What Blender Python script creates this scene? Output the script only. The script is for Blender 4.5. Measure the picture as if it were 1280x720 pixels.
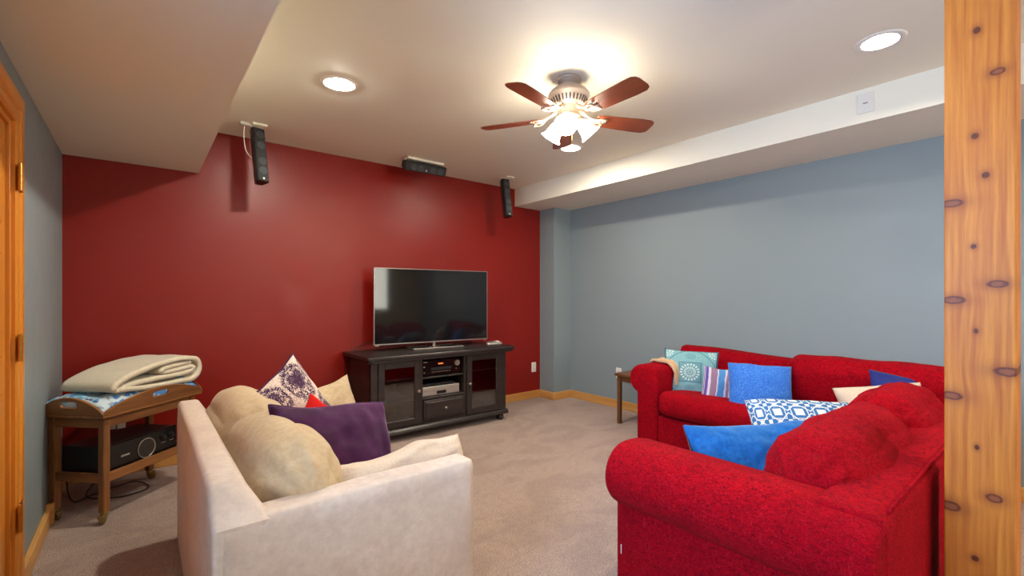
import bpy, bmesh, math, random
from mathutils import Vector, Matrix, noise

# ------------------------------------------------------------------ reset
for o in list(bpy.data.objects):
    bpy.data.objects.remove(o, do_unlink=True)
S = bpy.context.scene
COL = S.collection
PI = math.pi
R = math.radians
random.seed(7)

# ------------------------------------------------------------------ camera
cam = bpy.data.cameras.new('camera')
cam.sensor_width = 36.0
cam.lens = 36.0 * 572.3 / 1280
cam.shift_y = 11.1 / 1280
cam.clip_start = 0.02
camo = bpy.data.objects.new('camera', cam)
camo.location = (0, 0, 1.2013)
camo.rotation_euler = (PI / 2, 0, -0.6816)
COL.objects.link(camo)
S.camera = camo

# ------------------------------------------------------------------ world, daylight, exposure
W = bpy.data.worlds.new('world')
S.world = W
W.use_nodes = True
W.node_tree.nodes['Background'].inputs[0].default_value = (0.55, 0.72, 1.0, 1)
W.node_tree.nodes['Background'].inputs[1].default_value = 0.6

CAN_POWER = 30.0         # watts of each recessed lamp
FAN_POWER = 5.6         # watts of each fan lamp
DAY_POWER = 170.0        # daylight supplied through an added, unseen window in the left wall

dl = bpy.data.lights.new('added_daylight', 'AREA')  # cool area light added outside the unseen left window
dl.shape = 'RECTANGLE'; dl.size = 1.0; dl.size_y = 1.1
dl.energy = DAY_POWER
dl.color = (0.36, 0.60, 1.0)
dlo = bpy.data.objects.new('added_daylight', dl)
dlo.location = (-0.62, 0.62, 1.40)
dlo.rotation_euler = (R(90), 0, R(-90))
COL.objects.link(dlo)

dl2 = bpy.data.lights.new('added_daylight_near', 'AREA')  # warm area light added outside the unseen near-wall window
dl2.shape = 'RECTANGLE'; dl2.size = 1.25; dl2.size_y = 1.1
dl2.energy = 100.0
dl2.color = (1.0, 0.92, 0.80)
dlo2 = bpy.data.objects.new('added_daylight_near', dl2)
dlo2.location = (2.68, -2.80, 1.45)
dlo2.rotation_euler = (R(90), 0, 0)
COL.objects.link(dlo2)

V = S.view_settings
V.view_transform = 'Standard'
V.look = 'None'
V.gamma = 1.0
V.use_curve_mapping = False
V.exposure = -0.06

# ------------------------------------------------------------------ room dimensions (metres)
XL, XW = -0.388, 4.012          # left wall, right wall
YR, YN = 4.074, -2.6            # far (red) wall, near wall behind camera
CE = 2.44
ZS, XS = 2.112, 0.333           # left soffit bottom and edge
ZR, XR = 2.241, 3.347           # right soffit bottom and edge
XC, YC = 3.7375, 3.83           # corner column

# ------------------------------------------------------------------ node helpers
class NT:
    def __init__(s, name):
        s.m = bpy.data.materials.new(name); s.m.use_nodes = True
        s.t = s.m.node_tree; s.b = s.t.nodes['Principled BSDF']
    def n(s, typ, ins=None, **kw):
        nd = s.t.nodes.new(typ)
        for k, v in kw.items(): setattr(nd, k, v)
        if ins:
            for k, v in ins.items(): s.set(nd.inputs[k], v)
        return nd
    def set(s, sock, v):
        if isinstance(v, bpy.types.NodeSocket): s.t.links.new(v, sock)
        elif isinstance(v, bpy.types.Node): s.t.links.new(v.outputs[0], sock)
        else:
            if isinstance(v, (tuple, list)) and len(v) == 3 and sock.type == 'RGBA': v = (*v, 1)
            sock.default_value = v
    def math(s, op, a, b=0.0, c=0.0, clamp=False):
        nd = s.n('ShaderNodeMath', operation=op, use_clamp=clamp)
        s.set(nd.inputs[0], a); s.set(nd.inputs[1], b)
        if op in ('MULTIPLY_ADD', 'SMOOTH_MIN', 'SMOOTH_MAX', 'COMPARE', 'WRAP'): s.set(nd.inputs[2], c)
        return nd.outputs[0]
    def mix(s, f, a, b, mode='MIX'):
        nd = s.n('ShaderNodeMix', data_type='RGBA', blend_type=mode)
        s.set(nd.inputs[0], f); s.set(nd.inputs[6], a); s.set(nd.inputs[7], b)
        return nd.outputs[2]
    def smooth(s, v, a, b, lo=0.0, hi=1.0):
        nd = s.n('ShaderNodeMapRange', interpolation_type='SMOOTHSTEP')
        s.set(nd.inputs[0], v); s.set(nd.inputs[1], a); s.set(nd.inputs[2], b)
        s.set(nd.inputs[3], lo); s.set(nd.inputs[4], hi)
        return nd.outputs[0]
    def noise(s, vec, scale, detail=2.0, rough=0.5, dist=0.0):
        nd = s.n('ShaderNodeTexNoise')
        if vec is not None: s.set(nd.inputs['Vector'], vec)
        s.set(nd.inputs['Scale'], scale); s.set(nd.inputs['Detail'], detail)
        s.set(nd.inputs['Roughness'], rough); s.set(nd.inputs['Distortion'], dist)
        return nd
    def coord(s, kind='Object'):
        return s.n('ShaderNodeTexCoord').outputs[kind]
    def mapping(s, vec, scale=(1, 1, 1), loc=(0, 0, 0), rot=(0, 0, 0)):
        nd = s.n('ShaderNodeMapping')
        s.set(nd.inputs['Vector'], vec); nd.inputs['Scale'].default_value = scale
        nd.inputs['Location'].default_value = loc; nd.inputs['Rotation'].default_value = rot
        return nd.outputs[0]
    def ramp(s, f, stops, interp='LINEAR'):
        nd = s.n('ShaderNodeValToRGB'); s.set(nd.inputs[0], f)
        cr = nd.color_ramp; cr.interpolation = interp
        while len(cr.elements) < len(stops): cr.elements.new(0.5)
        for e, (p, c) in zip(cr.elements, stops):
            e.position = p; e.color = (*c, 1) if len(c) == 3 else c
        return nd.outputs[0]
    def bump(s, h, strength=0.3, dist=0.002):
        nd = s.n('ShaderNodeBump'); s.set(nd.inputs['Height'], h)
        s.set(nd.inputs['Strength'], strength); s.set(nd.inputs['Distance'], dist)
        s.set(s.b.inputs['Normal'], nd.outputs[0]); return nd
    def base(s, col=None, rough=None, metal=None, spec=None, sheen=None, sheen_tint=None, coat=None):
        b = s.b.inputs
        if col is not None: s.set(b['Base Color'], col)
        if rough is not None: s.set(b['Roughness'], rough)
        if metal is not None: s.set(b['Metallic'], metal)
        if spec is not None: s.set(b['Specular IOR Level'], spec)
        if sheen is not None:
            s.set(b['Sheen Weight'], sheen); b['Sheen Roughness'].default_value = 0.35
        if sheen_tint is not None: s.set(b['Sheen Tint'], sheen_tint)
        if coat is not None: s.set(b['Coat Weight'], coat)
        return s.m
    def sep(s, v):
        return s.n('ShaderNodeSeparateXYZ', {0: v}).outputs

def srgb(r, g, b):
    f = lambda c: (c / 255 / 12.92) if c / 255 <= 0.04045 else ((c / 255 + 0.055) / 1.055) ** 2.4
    return (f(r), f(g), f(b))

M = {}
def plain(key, col, rough=0.5, metal=0.0, spec=0.5, coat=None):
    t = NT(key); n = t.noise(t.coord(), 40, 3)
    c = t.mix(t.math('MULTIPLY', n.outputs[0], 0.25), col, tuple(x * 0.82 for x in col))
    M[key] = t.base(c, rough, metal, spec, coat=coat)
    return M[key]

def wall_paint(key, col, rough, peel=0.12, blotch=0.06):
    t = NT(key); co = t.coord()
    big = t.noise(co, 1.3, 3)
    c = t.mix(t.math('MULTIPLY', big.outputs[0], blotch * 2), col, tuple(x * 0.7 for x in col))
    n = t.noise(co, 160, 2); n2 = t.noise(co, 14, 2)
    h = t.math('MULTIPLY_ADD', n2.outputs[0], 0.9, n.outputs[0])
    t.bump(h, peel, 0.0016)
    rr = t.smooth(t.noise(co, 5, 3).outputs[0], 0.3, 0.7, rough - 0.03, rough + 0.05)
    M[key] = t.base(c, rr, spec=0.4)

wall_paint('red_paint', srgb(130, 19, 10), 0.36, 0.16)
wall_paint('blue_paint', srgb(134, 146, 149), 0.5, 0.12)
wall_paint('white_paint', srgb(234, 229, 212), 0.7, 0.08, 0.03)
wall_paint('cream_paint', srgb(214, 190, 150), 0.6, 0.1)

def make_carpet():
    t = NT('carpet'); co = t.coord()
    fine = t.noise(co, 170, 3, 0.8); mid = t.noise(co, 26, 4, 0.7)
    pat = t.noise(t.mapping(co, (1, 1.6, 1), rot=(0, 0, 0.5)), 2.1, 2, 0.45, 1.2)
    c = t.ramp(fine.outputs[0], [(0.30, srgb(112, 92, 82)), (0.5, srgb(180, 156, 143)), (0.70, srgb(228, 208, 194))])
    c = t.mix(t.smooth(mid.outputs[0], 0.35, 0.75, 0, 0.35), c, srgb(140, 116, 106))
    c = t.mix(t.smooth(pat.outputs[0], 0.46, 0.60, 0, 0.22), c, srgb(124, 101, 95))
    h = t.math('MULTIPLY_ADD', mid.outputs[0], 0.8, fine.outputs[0])
    t.bump(h, 0.9, 0.008)
    M['carpet'] = t.base(c, 0.95, spec=0.1, sheen=0.25)
make_carpet()

def wood(key, dark, light, axis=0, scale=14, rough=0.4, stretch=0.05, knots=None, bump=0.15, coat=None, contrast=1.0):
    """long-grain wood; axis = the direction the grain runs in object space"""
    t = NT(key); co = t.coord()
    sc = [1, 1, 1]; sc[axis] = stretch
    v = t.mapping(co, tuple(sc))
    n1 = t.noise(v, scale, 4, 0.55, 0.4)
    n2 = t.noise(v, scale * 7, 3, 0.6)
    n3 = t.noise(t.mapping(co, tuple(x * 0.6 for x in sc)), 5, 2)
    c = t.ramp(n1.outputs[0], [(0.28, dark), (0.72, light)])
    c = t.mix(t.smooth(n2.outputs[0], 0.42, 0.75, 0, 0.45 * contrast), c, dark)
    c = t.mix(t.smooth(n3.outputs[0], 0.4, 0.7, 0, 0.3), c, tuple(0.6 * d + 0.4 * l for d, l in zip(dark, light)))
    if knots:
        k = t.n('ShaderNodeTexVoronoi', {'Scale': knots, 'Randomness': 1.0})
        t.set(k.inputs['Vector'], t.mapping(co, tuple(0.5 if a == axis else 1 for a in range(3))))
        c = t.mix(t.smooth(k.outputs['Distance'], 0.05, 0.12, 0.85, 0), c, tuple(d * 0.25 for d in dark))
    t.bump(n2.outputs[0], bump, 0.001)
    M[key] = t.base(c, rough, coat=coat)

pine_d, pine_l = srgb(186, 124, 58), srgb(226, 174, 102)
wood('pine_x', pine_d, pine_l, 0, 9, 0.4, 0.06, knots=3.0)
wood('pine_y', pine_d, pine_l, 1, 9, 0.4, 0.06, knots=3.0)
wood('pine_z', srgb(192, 112, 30), srgb(226, 150, 56), 2, 12, 0.35, 0.05)
wood('pine_dy', srgb(192, 112, 30), srgb(226, 150, 56), 1, 12, 0.35, 0.05)
wood('oak_x', srgb(104, 62, 30), srgb(164, 110, 60), 0, 16, 0.38, 0.06, contrast=1.3)
wood('oak_y', srgb(104, 62, 30), srgb(164, 110, 60), 1, 16, 0.38, 0.06, contrast=1.3)
wood('oak_z', srgb(104, 62, 30), srgb(164, 110, 60), 2, 16, 0.38, 0.06, contrast=1.3)
wood('blade_wood', srgb(92, 38, 22), srgb(146, 72, 42), 0, 22, 0.32, 0.05)
wood('black_wood', srgb(30, 24, 23), srgb(52, 43, 41), 0, 14, 0.38, 0.08, bump=0.25)
wood('table_wood', srgb(84, 48, 24), srgb(126, 78, 42), 2, 16, 0.4, 0.06)

def make_post_mat():
    t = NT('knotty_cedar'); co = t.coord(); X, Y, Z = t.sep(co)
    kn = [(0.193, 2.022, .008, .010), (0.149, 1.879, .016, .010), (0.197, 1.698, .008, .009), (0.174, 1.572, .008, .009),
          (0.248, 1.498, .026, .012), (0.200, 1.357, .006, .007), (0.149, 1.240, .022, .011), (0.245, 1.191, .026, .012),
          (0.195, 1.096, .005, .007), (0.128, 0.978, .028, .013), (0.250, 0.888, .026, .012), (0.193, 0.738, .005, .007),
          (0.156, 0.593, .018, .012), (0.254, 0.537, .026, .014), (0.197, 0.394, .008, .008), (0.150, 0.20, .01, .01), (0.22, 2.25, .01, .01)]
    warp = None; knot = None; halo = None; core = None
    edge = t.noise(co, 60, 2)
    for (ky, kz, a, b) in kn:
        dy = t.math('SUBTRACT', Y, ky); dz = t.math('SUBTRACT', Z, kz)
        e = t.math('ADD', t.math('POWER', t.math('DIVIDE', dy, a), 2.0), t.math('POWER', t.math('DIVIDE', dz, b), 2.0))
        e = t.math('ADD', e, t.math('MULTIPLY_ADD', edge.outputs[0], 0.8, -0.4))
        g = t.math('EXPONENT', t.math('MULTIPLY', t.math('ADD', t.math('POWER', t.math('DIVIDE', dy, a * 2.6), 2.0),
                                                       t.math('POWER', t.math('DIVIDE', dz, b * 4.5), 2.0)), -1.0))
        w = t.math('MULTIPLY', g, t.math('MULTIPLY', dy, 0.16))
        warp = w if warp is None else t.math('ADD', warp, w)
        m = t.smooth(e, 0.7, 1.5, 1, 0)
        knot = m if knot is None else t.math('MAXIMUM', knot, m)
        if a > 0.012:
            cc = t.smooth(e, 0.1, 0.8, 1, 0)
            core = cc if core is None else t.math('MAXIMUM', core, cc)
        h = t.math('EXPONENT', t.math('MULTIPLY', t.math('ADD', t.math('POWER', t.math('DIVIDE', dy, a * 1.9), 2.0),
                                                       t.math('POWER', t.math('DIVIDE', dz, b * 2.0), 2.0)), -1.0))
        halo = h if halo is None else t.math('MAXIMUM', halo, h)
    yy = t.math('ADD', t.math('SUBTRACT', Y, warp), t.math('MULTIPLY', X, 0.7))
    vec = t.n('ShaderNodeCombineXYZ', {0: yy, 1: t.math('MULTIPLY', Z, 0.03), 2: t.math('MULTIPLY', X, 0.3)}).outputs[0]
    g1 = t.noise(vec, 80, 3, 0.55, 0.05); g2 = t.noise(vec, 320, 2, 0.6)
    wv = t.noise(t.n('ShaderNodeCombineXYZ', {0: yy, 1: t.math('MULTIPLY', Z, 0.12), 2: 0.0}).outputs[0], 14, 2, 0.5)
    c = t.ramp(g1.outputs[0], [(0.3, srgb(172, 90, 24)), (0.7, srgb(216, 138, 48))])
    c = t.mix(t.smooth(g2.outputs[0], 0.45, 0.75, 0, 0.4), c, srgb(150, 76, 30))
    c = t.mix(t.smooth(wv.outputs[0], 0.4, 0.65, 0, 0.35), c, srgb(186, 104, 44))
    c = t.mix(t.math('MULTIPLY', halo, 0.7), c, srgb(128, 58, 22))
    ring = t.noise(co, 180, 2)
    kc = t.mix(ring.outputs[0], srgb(56, 20, 8), srgb(124, 58, 26))
    kc = t.mix(t.math('MULTIPLY', core, 0.75), kc, srgb(150, 82, 46))
    c = t.mix(knot, c, kc)
    t.bump(t.math('SUBTRACT', g2.outputs[0], knot), 0.12, 0.001)
    M['knotty_cedar'] = t.base(c, 0.5, spec=0.3)
make_post_mat()

# ---- fabrics
def fabric(key, cols, scale=240, rough=0.9, sheen=0.3, bumpv=0.3, big=None, tint=None, bd=0.0015):
    t = NT(key); co = t.coord()
    f = t.noise(co, scale, 3, 0.65)
    c = t.ramp(f.outputs[0], [(0.3, cols[0]), (0.7, cols[1])])
    h = f.outputs[0]
    if big:
        b = t.noise(co, big[0], 4, 0.6, 0.5)
        c = t.mix(t.smooth(b.outputs[0], 0.4, 0.68, 0, big[2]), c, big[1])
        h = t.math('MULTIPLY_ADD', b.outputs[0], 0.4, h)
    t.bump(h, bumpv, bd)
    M[key] = t.base(c, rough, spec=0.2, sheen=sheen, sheen_tint=tint)

fabric('cream_suede', (srgb(198, 180, 166), srgb(214, 197, 183)), 40, 0.85, 0.2, 0.08, (4, srgb(182, 162, 146), 0.4))
fabric('cream_cushion', (srgb(184, 161, 128), srgb(202, 181, 149)), 50, 0.85, 0.15, 0.1, (7, srgb(170, 146, 116), 0.35))
fabric('beige_pillow', (srgb(200, 178, 156), srgb(216, 196, 174)), 120, 0.85, 0.3, 0.2)
fabric('tan_knit', (srgb(196, 158, 118), srgb(226, 190, 150)), 130, 0.95, 0.2, 0.7)
fabric('navy_cotton', (srgb(28, 34, 92), srgb(46, 54, 124)), 200, 0.9, 0.15, 0.3)
fabric('red_pillow', (srgb(190, 16, 14), srgb(216, 30, 24)), 200, 0.9, 0.2, 0.3)
fabric('purple_velvet', (srgb(52, 14, 50), srgb(72, 24, 70)), 30, 0.75, 0.55, 0.15, (9, srgb(36, 8, 36), 0.6), (0.75, 0.5, 0.85, 1))
fabric('blue_velvet', (srgb(14, 82, 152), srgb(30, 112, 188)), 60, 0.8, 0.6, 0.2, (9, srgb(16, 80, 150), 0.4), (0.6, 0.8, 1, 1))
fabric('dark_navy', (srgb(16, 18, 36), srgb(26, 28, 52)), 200, 0.9, 0.2, 0.3)
fabric('blanket_wool', (srgb(196, 184, 160), srgb(232, 222, 200)), 260, 0.97, 0.5, 0.9, (60, srgb(206, 194, 170), 0.4))

def make_chenille(key, dark, light, vein):
    t = NT(key); co = t.coord()
    a = t.noise(t.mapping(co, (0.6, 0.6, 1.7)), 95, 3, 0.7, 1.5)
    b = t.noise(t.mapping(co, (1.7, 1.7, 0.6)), 85, 3, 0.7, 1.5)
    big = t.noise(co, 6, 3, 0.5)
    c = t.ramp(a.outputs[0], [(0.36, dark), (0.62, light)])
    c = t.mix(t.smooth(b.outputs[0], 0.54, 0.68, 0, 0.55), c, vein)
    c = t.mix(t.smooth(big.outputs[0], 0.35, 0.7, 0, 0.3), c, dark)
    h = t.math('ADD', a.outputs[0], b.outputs[0])
    t.bump(h, 0.7, 0.004)
    M[key] = t.base(c, 0.9, spec=0.08, sheen=0.03, sheen_tint=(1, 0.2, 0.25, 1))
make_chenille('red_chenille', srgb(112, 0, 14), srgb(172, 2, 20), srgb(196, 34, 48))

def uv_setup(t):
    u, v, _ = t.sep(t.coord('UV'))
    return t.math('SUBTRACT', u, 0.5), t.math('SUBTRACT', v, 0.5)

def make_damask():
    t = NT('damask'); u, v = uv_setup(t)
    U = t.math('MULTIPLY', u, 2.6); Vv = t.math('MULTIPLY', v, 2.0)
    row = t.math('FLOOR', Vv)
    uu = t.math('ABSOLUTE', t.math('SUBTRACT', t.math('FRACT', t.math('MULTIPLY_ADD', row, 0.5, U)), 0.5))
    fv = t.math('SUBTRACT', t.math('FRACT', Vv), 0.5)
    vec = t.n('ShaderNodeCombineXYZ', {0: uu, 1: fv, 2: 3.3}).outputs[0]
    n = t.noise(vec, 16, 3, 0.6, 1.6)
    r = t.math('SQRT', t.math('ADD', t.math('POWER', t.math('MULTIPLY', uu, 1.0), 2.0), t.math('POWER', t.math('MULTIPLY', fv, 0.95), 2.0)))
    val = t.math('SUBTRACT', t.math('MULTIPLY_ADD', n.outputs[0], 1.7, -0.42), t.math('MULTIPLY', r, 1.0))
    band = t.math('ABSOLUTE', t.math('SUBTRACT', r, 0.43))
    val = t.math('ADD', val, t.smooth(band, 0.0, 0.10, 0.16, 0.0))
    m = t.smooth(val, 0.05, 0.075)
    c = t.mix(m, srgb(226, 206, 192), srgb(62, 26, 66))
    t.bump(m, 0.3, 0.002)
    M['damask'] = t.base(c, 0.85, sheen=0.3)
make_damask()

def make_geo():
    t = NT('geometric_print'); u, v = uv_setup(t)
    def cell(k, off):
        x = t.math('SUBTRACT', t.math('FRACT', t.math('ADD', t.math('MULTIPLY', u, k[0]), off)), 0.5)
        y = t.math('SUBTRACT', t.math('FRACT', t.math('ADD', t.math('MULTIPLY', v, k[1]), off)), 0.5)
        return t.math('ABSOLUTE', x), t.math('ABSOLUTE', y)
    k = (6.4, 3.6)
    ax, ay = cell(k, 0.0); bx_, by_ = cell(k, 0.5)
    sq = t.math('LESS_THAN', t.math('MAXIMUM', ax, ay), 0.2)
    sq2 = t.math('LESS_THAN', t.math('MAXIMUM', bx_, by_), 0.10)
    dia = t.math('ADD', ax, ay)
    lines = t.math('LESS_THAN', t.math('ABSOLUTE', t.math('SUBTRACT', dia, 0.56)), 0.035)
    lines2 = t.math('LESS_THAN', t.math('ABSOLUTE', t.math('SUBTRACT', t.math('MAXIMUM', ax, ay), 0.36)), 0.022)
    tri = t.math('MULTIPLY', t.math('LESS_THAN', ax, 0.08), t.math('GREATER_THAN', ay, 0.40))
    w = t.math('MAXIMUM', t.math('MAXIMUM', sq, sq2), t.math('MAXIMUM', lines, t.math('MAXIMUM', lines2, tri)))
    n = t.noise(t.coord(), 260, 2)
    blue = t.mix(n.outputs[0], srgb(26, 84, 148), srgb(58, 126, 180))
    c = t.mix(w, blue, srgb(218, 224, 218))
    t.bump(n.outputs[0], 0.3, 0.0015)
    M['geometric_print'] = t.base(c, 0.9, sheen=0.1)
make_geo()

def make_teal():
    t = NT('teal_medallion'); u, v = uv_setup(t)
    au, av = t.math('ABSOLUTE', u), t.math('ABSOLUTE', v)
    mx = t.math('MAXIMUM', au, av); l1 = t.math('ADD', au, av)
    def flower(x, y, r0, r1, petals):
        r = t.math('SQRT', t.math('ADD', t.math('POWER', x, 2.0), t.math('POWER', y, 2.0)))
        th = t.math('ARCTAN2', y, x)
        s = t.math('GREATER_THAN', t.math('SINE', t.math('MULTIPLY', th, petals)), -0.1)
        rr = t.math('MULTIPLY', t.math('GREATER_THAN', r, r0), t.math('LESS_THAN', r, r1))
        wav = t.math('GREATER_THAN', t.math('SINE', t.math('MULTIPLY', r, 110.0)), -0.6)
        return t.math('MULTIPLY', t.math('MULTIPLY', s, rr), wav)
    fl = flower(u, v, 0.02, 0.145, 18.0)
    cu, cv = t.math('SUBTRACT', au, 0.41), t.math('SUBTRACT', av, 0.41)
    fc = t.math('MULTIPLY', flower(cu, cv, 0.02, 0.15, 14.0), t.math('GREATER_THAN', l1, 0.58))
    def ringat(x, y):
        r = t.math('SQRT', t.math('ADD', t.math('POWER', x, 2.0), t.math('POWER', y, 2.0)))
        return t.math('MULTIPLY', t.math('LESS_THAN', r, 0.075), t.math('GREATER_THAN', t.math('SINE', t.math('MULTIPLY', r, 190.0)), 0.2))
    rg = t.math('MAXIMUM', ringat(au, t.math('SUBTRACT', av, 0.30)), ringat(t.math('SUBTRACT', au, 0.30), av))
    dia = t.math('LESS_THAN', t.math('ABSOLUTE', t.math('SUBTRACT', l1, 0.55)), 0.012)
    sqr = t.math('LESS_THAN', t.math('ABSOLUTE', t.math('SUBTRACT', mx, 0.165)), 0.009)
    n = t.noise(t.coord(), 60, 3)
    c = t.mix(n.outputs[0], srgb(96, 150, 160), srgb(142, 186, 186))
    c = t.mix(t.math('MULTIPLY', rg, 0.7), c, srgb(64, 116, 138))
    c = t.mix(t.math('MULTIPLY', t.math('MAXIMUM', dia, sqr), 0.75), c, srgb(52, 100, 124))
    c = t.mix(t.math('MULTIPLY', t.math('LESS_THAN', mx, 0.155), 0.35), c, srgb(52, 100, 124))
    c = t.mix(t.math('MULTIPLY', t.math('MAXIMUM', fl, fc), 0.85), c, srgb(206, 224, 216))
    c = t.mix(t.smooth(mx, 0.445, 0.455), c, srgb(36, 94, 130))
    t.bump(n.outputs[0], 0.3, 0.0015)
    M['teal_medallion'] = t.base(c, 0.9, sheen=0.1)
make_teal()

def make_stripe():
    t = NT('striped_cotton'); u, v = uv_setup(t)
    n = t.noise(t.coord(), 16, 3)
    x = t.math('ADD', t.math('ADD', u, 0.5), t.math('MULTIPLY_ADD', n.outputs[0], 0.05, -0.025))
    w = srgb(216, 212, 222); p = srgb(94, 76, 160); d = srgb(76, 58, 140); m_ = srgb(150, 116, 136); b = srgb(72, 142, 200); lav = srgb(134, 122, 184)
    c = t.ramp(x, [(0.0, w), (0.035, p), (0.06, w), (0.085, p), (0.17, w), (0.23, m_), (0.36, w), (0.385, b), (0.50, w), (0.53, m_),
                   (0.575, w), (0.60, d), (0.70, lav), (0.735, p), (0.83, w), (0.85, d), (0.95, lav)], 'CONSTANT')
    f = t.noise(t.coord(), 240, 2)
    c = t.mix(t.math('MULTIPLY', f.outputs[0], 0.3), c, srgb(70, 60, 120))
    t.bump(f.outputs[0], 0.3, 0.0015)
    M['striped_cotton'] = t.base(c, 0.9, sheen=0.1)
make_stripe()

def make_speckle():
    t = NT('blue_speckle'); co = t.coord()
    a = t.noise(co, 150, 3, 0.7); b = t.noise(co, 12, 2)
    c = t.ramp(a.outputs[0], [(0.35, srgb(28, 84, 176)), (0.55, srgb(54, 122, 212)), (0.72, srgb(124, 172, 226))])
    c = t.mix(t.smooth(b.outputs[0], 0.4, 0.65, 0, 0.35), c, srgb(34, 96, 192))
    t.bump(a.outputs[0], 0.8, 0.004)
    M['blue_speckle'] = t.base(c, 0.95, sheen=0.3, sheen_tint=(0.6, 0.8, 1, 1))
make_speckle()

def make_floral_sheet():
    t = NT('blue_print_sheet'); co = t.coord()
    vo = t.n('ShaderNodeTexVoronoi', {'Scale': 6.5, 'Vector': t.n('ShaderNodeVectorMath', {0: co, 1: t.noise(co, 12, 2).outputs['Color']}, operation='ADD').outputs[0]})
    r, g, b = t.n('ShaderNodeSeparateColor', {0: vo.outputs['Color']}).outputs
    c = t.ramp(r, [(0.0, srgb(30, 116, 200)), (0.30, srgb(206, 218, 226)), (0.55, srgb(90, 176, 220)), (0.75, srgb(150, 164, 176)), (0.9, srgb(20, 50, 110))], 'CONSTANT')
    n = t.noise(co, 50, 3)
    c = t.mix(t.math('MULTIPLY', n.outputs[0], 0.4), c, srgb(150, 190, 216))
    M['blue_print_sheet'] = t.base(c, 0.9, sheen=0.1)
make_floral_sheet()

# ---- hard surfaces
plain('black_plastic', srgb(22, 22, 23), 0.42)
plain('speaker_grille', srgb(36, 37, 39), 0.7)
plain('driver_cone', srgb(58, 60, 64), 0.5)
plain('gloss_black', srgb(12, 12, 13), 0.16)
plain('silver', srgb(176, 172, 166), 0.35, 0.6)
plain('bezel_silver', srgb(168, 160, 156), 0.3, 0.8)
plain('white_plastic', srgb(226, 222, 212), 0.4)
plain('dark_slot', srgb(20, 18, 16), 0.6)
plain('brass', srgb(196, 164, 96), 0.35, 0.9)
plain('worn_brass', srgb(150, 128, 84), 0.45, 0.7)
plain('antique_silver', srgb(176, 156, 136), 0.42, 0.5)
plain('pewter', srgb(158, 142, 130), 0.42, 0.45)
plain('blue_glow', srgb(40, 90, 140), 0.4)
plain('rubber', srgb(40, 34, 30), 0.7)
plain('trim_white', srgb(232, 226, 218), 0.35)
plain('porcelain', srgb(216, 212, 204), 0.3)
plain('cable_black', srgb(16, 15, 15), 0.5)
plain('hinge_brass', srgb(206, 160, 80), 0.32, 0.9)

def emis(key, col, strength, base=(0.9, 0.9, 0.88)):
    t = NT(key)
    t.set(t.b.inputs['Base Color'], base)
    t.set(t.b.inputs['Emission Color'], col); t.set(t.b.inputs['Emission Strength'], strength)
    t.b.inputs['Roughness'].default_value = 0.5
    M[key] = t.m
emis('orange_display', (1.0, 0.25, 0.05), 1.2, (0.02, 0.01, 0.01))

def make_glass():
    t = NT('cabinet_glass')
    out = t.t.nodes['Material Output']
    tr = t.n('ShaderNodeBsdfTransparent', {0: (0.86, 0.88, 0.87, 1)})
    gl = t.n('ShaderNodeBsdfGlossy', {0: (1, 1, 1, 1), 'Roughness': 0.04})
    fr = t.n('ShaderNodeFresnel', {0: 1.5})
    mx = t.n('ShaderNodeMixShader', {0: t.math('MULTIPLY_ADD', fr.outputs[0], 1.3, 0.02), 1: tr, 2: gl})
    t.t.links.new(mx.outputs[0], out.inputs[0])
    M['cabinet_glass'] = t.m
make_glass()
def make_screen():
    t = NT('tv_screen'); n = t.noise(t.coord(), 3, 2)
    t.base(t.mix(n.outputs[0], (0.006, 0.006, 0.008, 1), (0.009, 0.009, 0.011, 1)), 0.06, spec=0.4)
    M['tv_screen'] = t.m
make_screen()

# ------------------------------------------------------------------ mesh helpers
def obj(name, bm, mat, parent=None, smooth=False, loc=None, rot=None):
    me = bpy.data.meshes.new(name)
    bmesh.ops.recalc_face_normals(bm, faces=bm.faces[:])
    bm.to_mesh(me); bm.free()
    for m in (mat if isinstance(mat, (list, tuple)) else [mat]): me.materials.append(M[m])
    if smooth:
        for p in me.polygons: p.use_smooth = True
        if smooth == 'auto':
            try: me.set_sharp_from_angle(angle=R(38))
            except Exception: pass
    o = bpy.data.objects.new(name, me); COL.objects.link(o)
    if parent is not None: o.parent = parent
    if loc is not None: o.location = loc
    if rot is not None: o.rotation_euler = rot
    return o

def tag(o, label, cat, group=None):
    o['label'] = label; o['category'] = cat
    if group: o['group'] = group
    return o

def thing(name, label, cat, loc=(0, 0, 0), rotz=0.0, group=None):
    o = bpy.data.objects.new(name, None); o.empty_display_size = 0.1
    COL.objects.link(o); o.location = loc; o.rotation_euler = (0, 0, rotz)
    return tag(o, label, cat, group)

def struct(name, bm, mat, parent=None, smooth=False):
    o = obj(name, bm, mat, parent, smooth)
    if parent is None: o['kind'] = 'structure'
    return o

def add_box(bm, lo, hi, bev=0.0, seg=2, mtx=None, mi=0):
    lo, hi = Vector(lo), Vector(hi)
    b2 = bmesh.new()
    bmesh.ops.create_cube(b2, size=1.0)
    for v in b2.verts:
        v.co = Vector(((lo[i] + hi[i]) / 2 + v.co[i] * (hi[i] - lo[i]) for i in range(3)))
    if bev > 0:
        bmesh.ops.bevel(b2, geom=b2.edges[:], offset=bev, segments=seg, affect='EDGES', profile=0.5)
    if mtx is not None: bmesh.ops.transform(b2, matrix=mtx, verts=b2.verts[:])
    merge(bm, b2, mi); return bm

def merge(bm, b2, mi=0):
    mp = {}
    for v in b2.verts: mp[v] = bm.verts.new(v.co)
    for f in b2.faces:
        try:
            nf = bm.faces.new([mp[v] for v in f.verts]); nf.material_index = mi; nf.smooth = f.smooth
        except ValueError: pass
    b2.free()

def box(lo, hi, bev=0.0, seg=2, mtx=None):
    return add_box(bmesh.new(), lo, hi, bev, seg, mtx)

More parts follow.
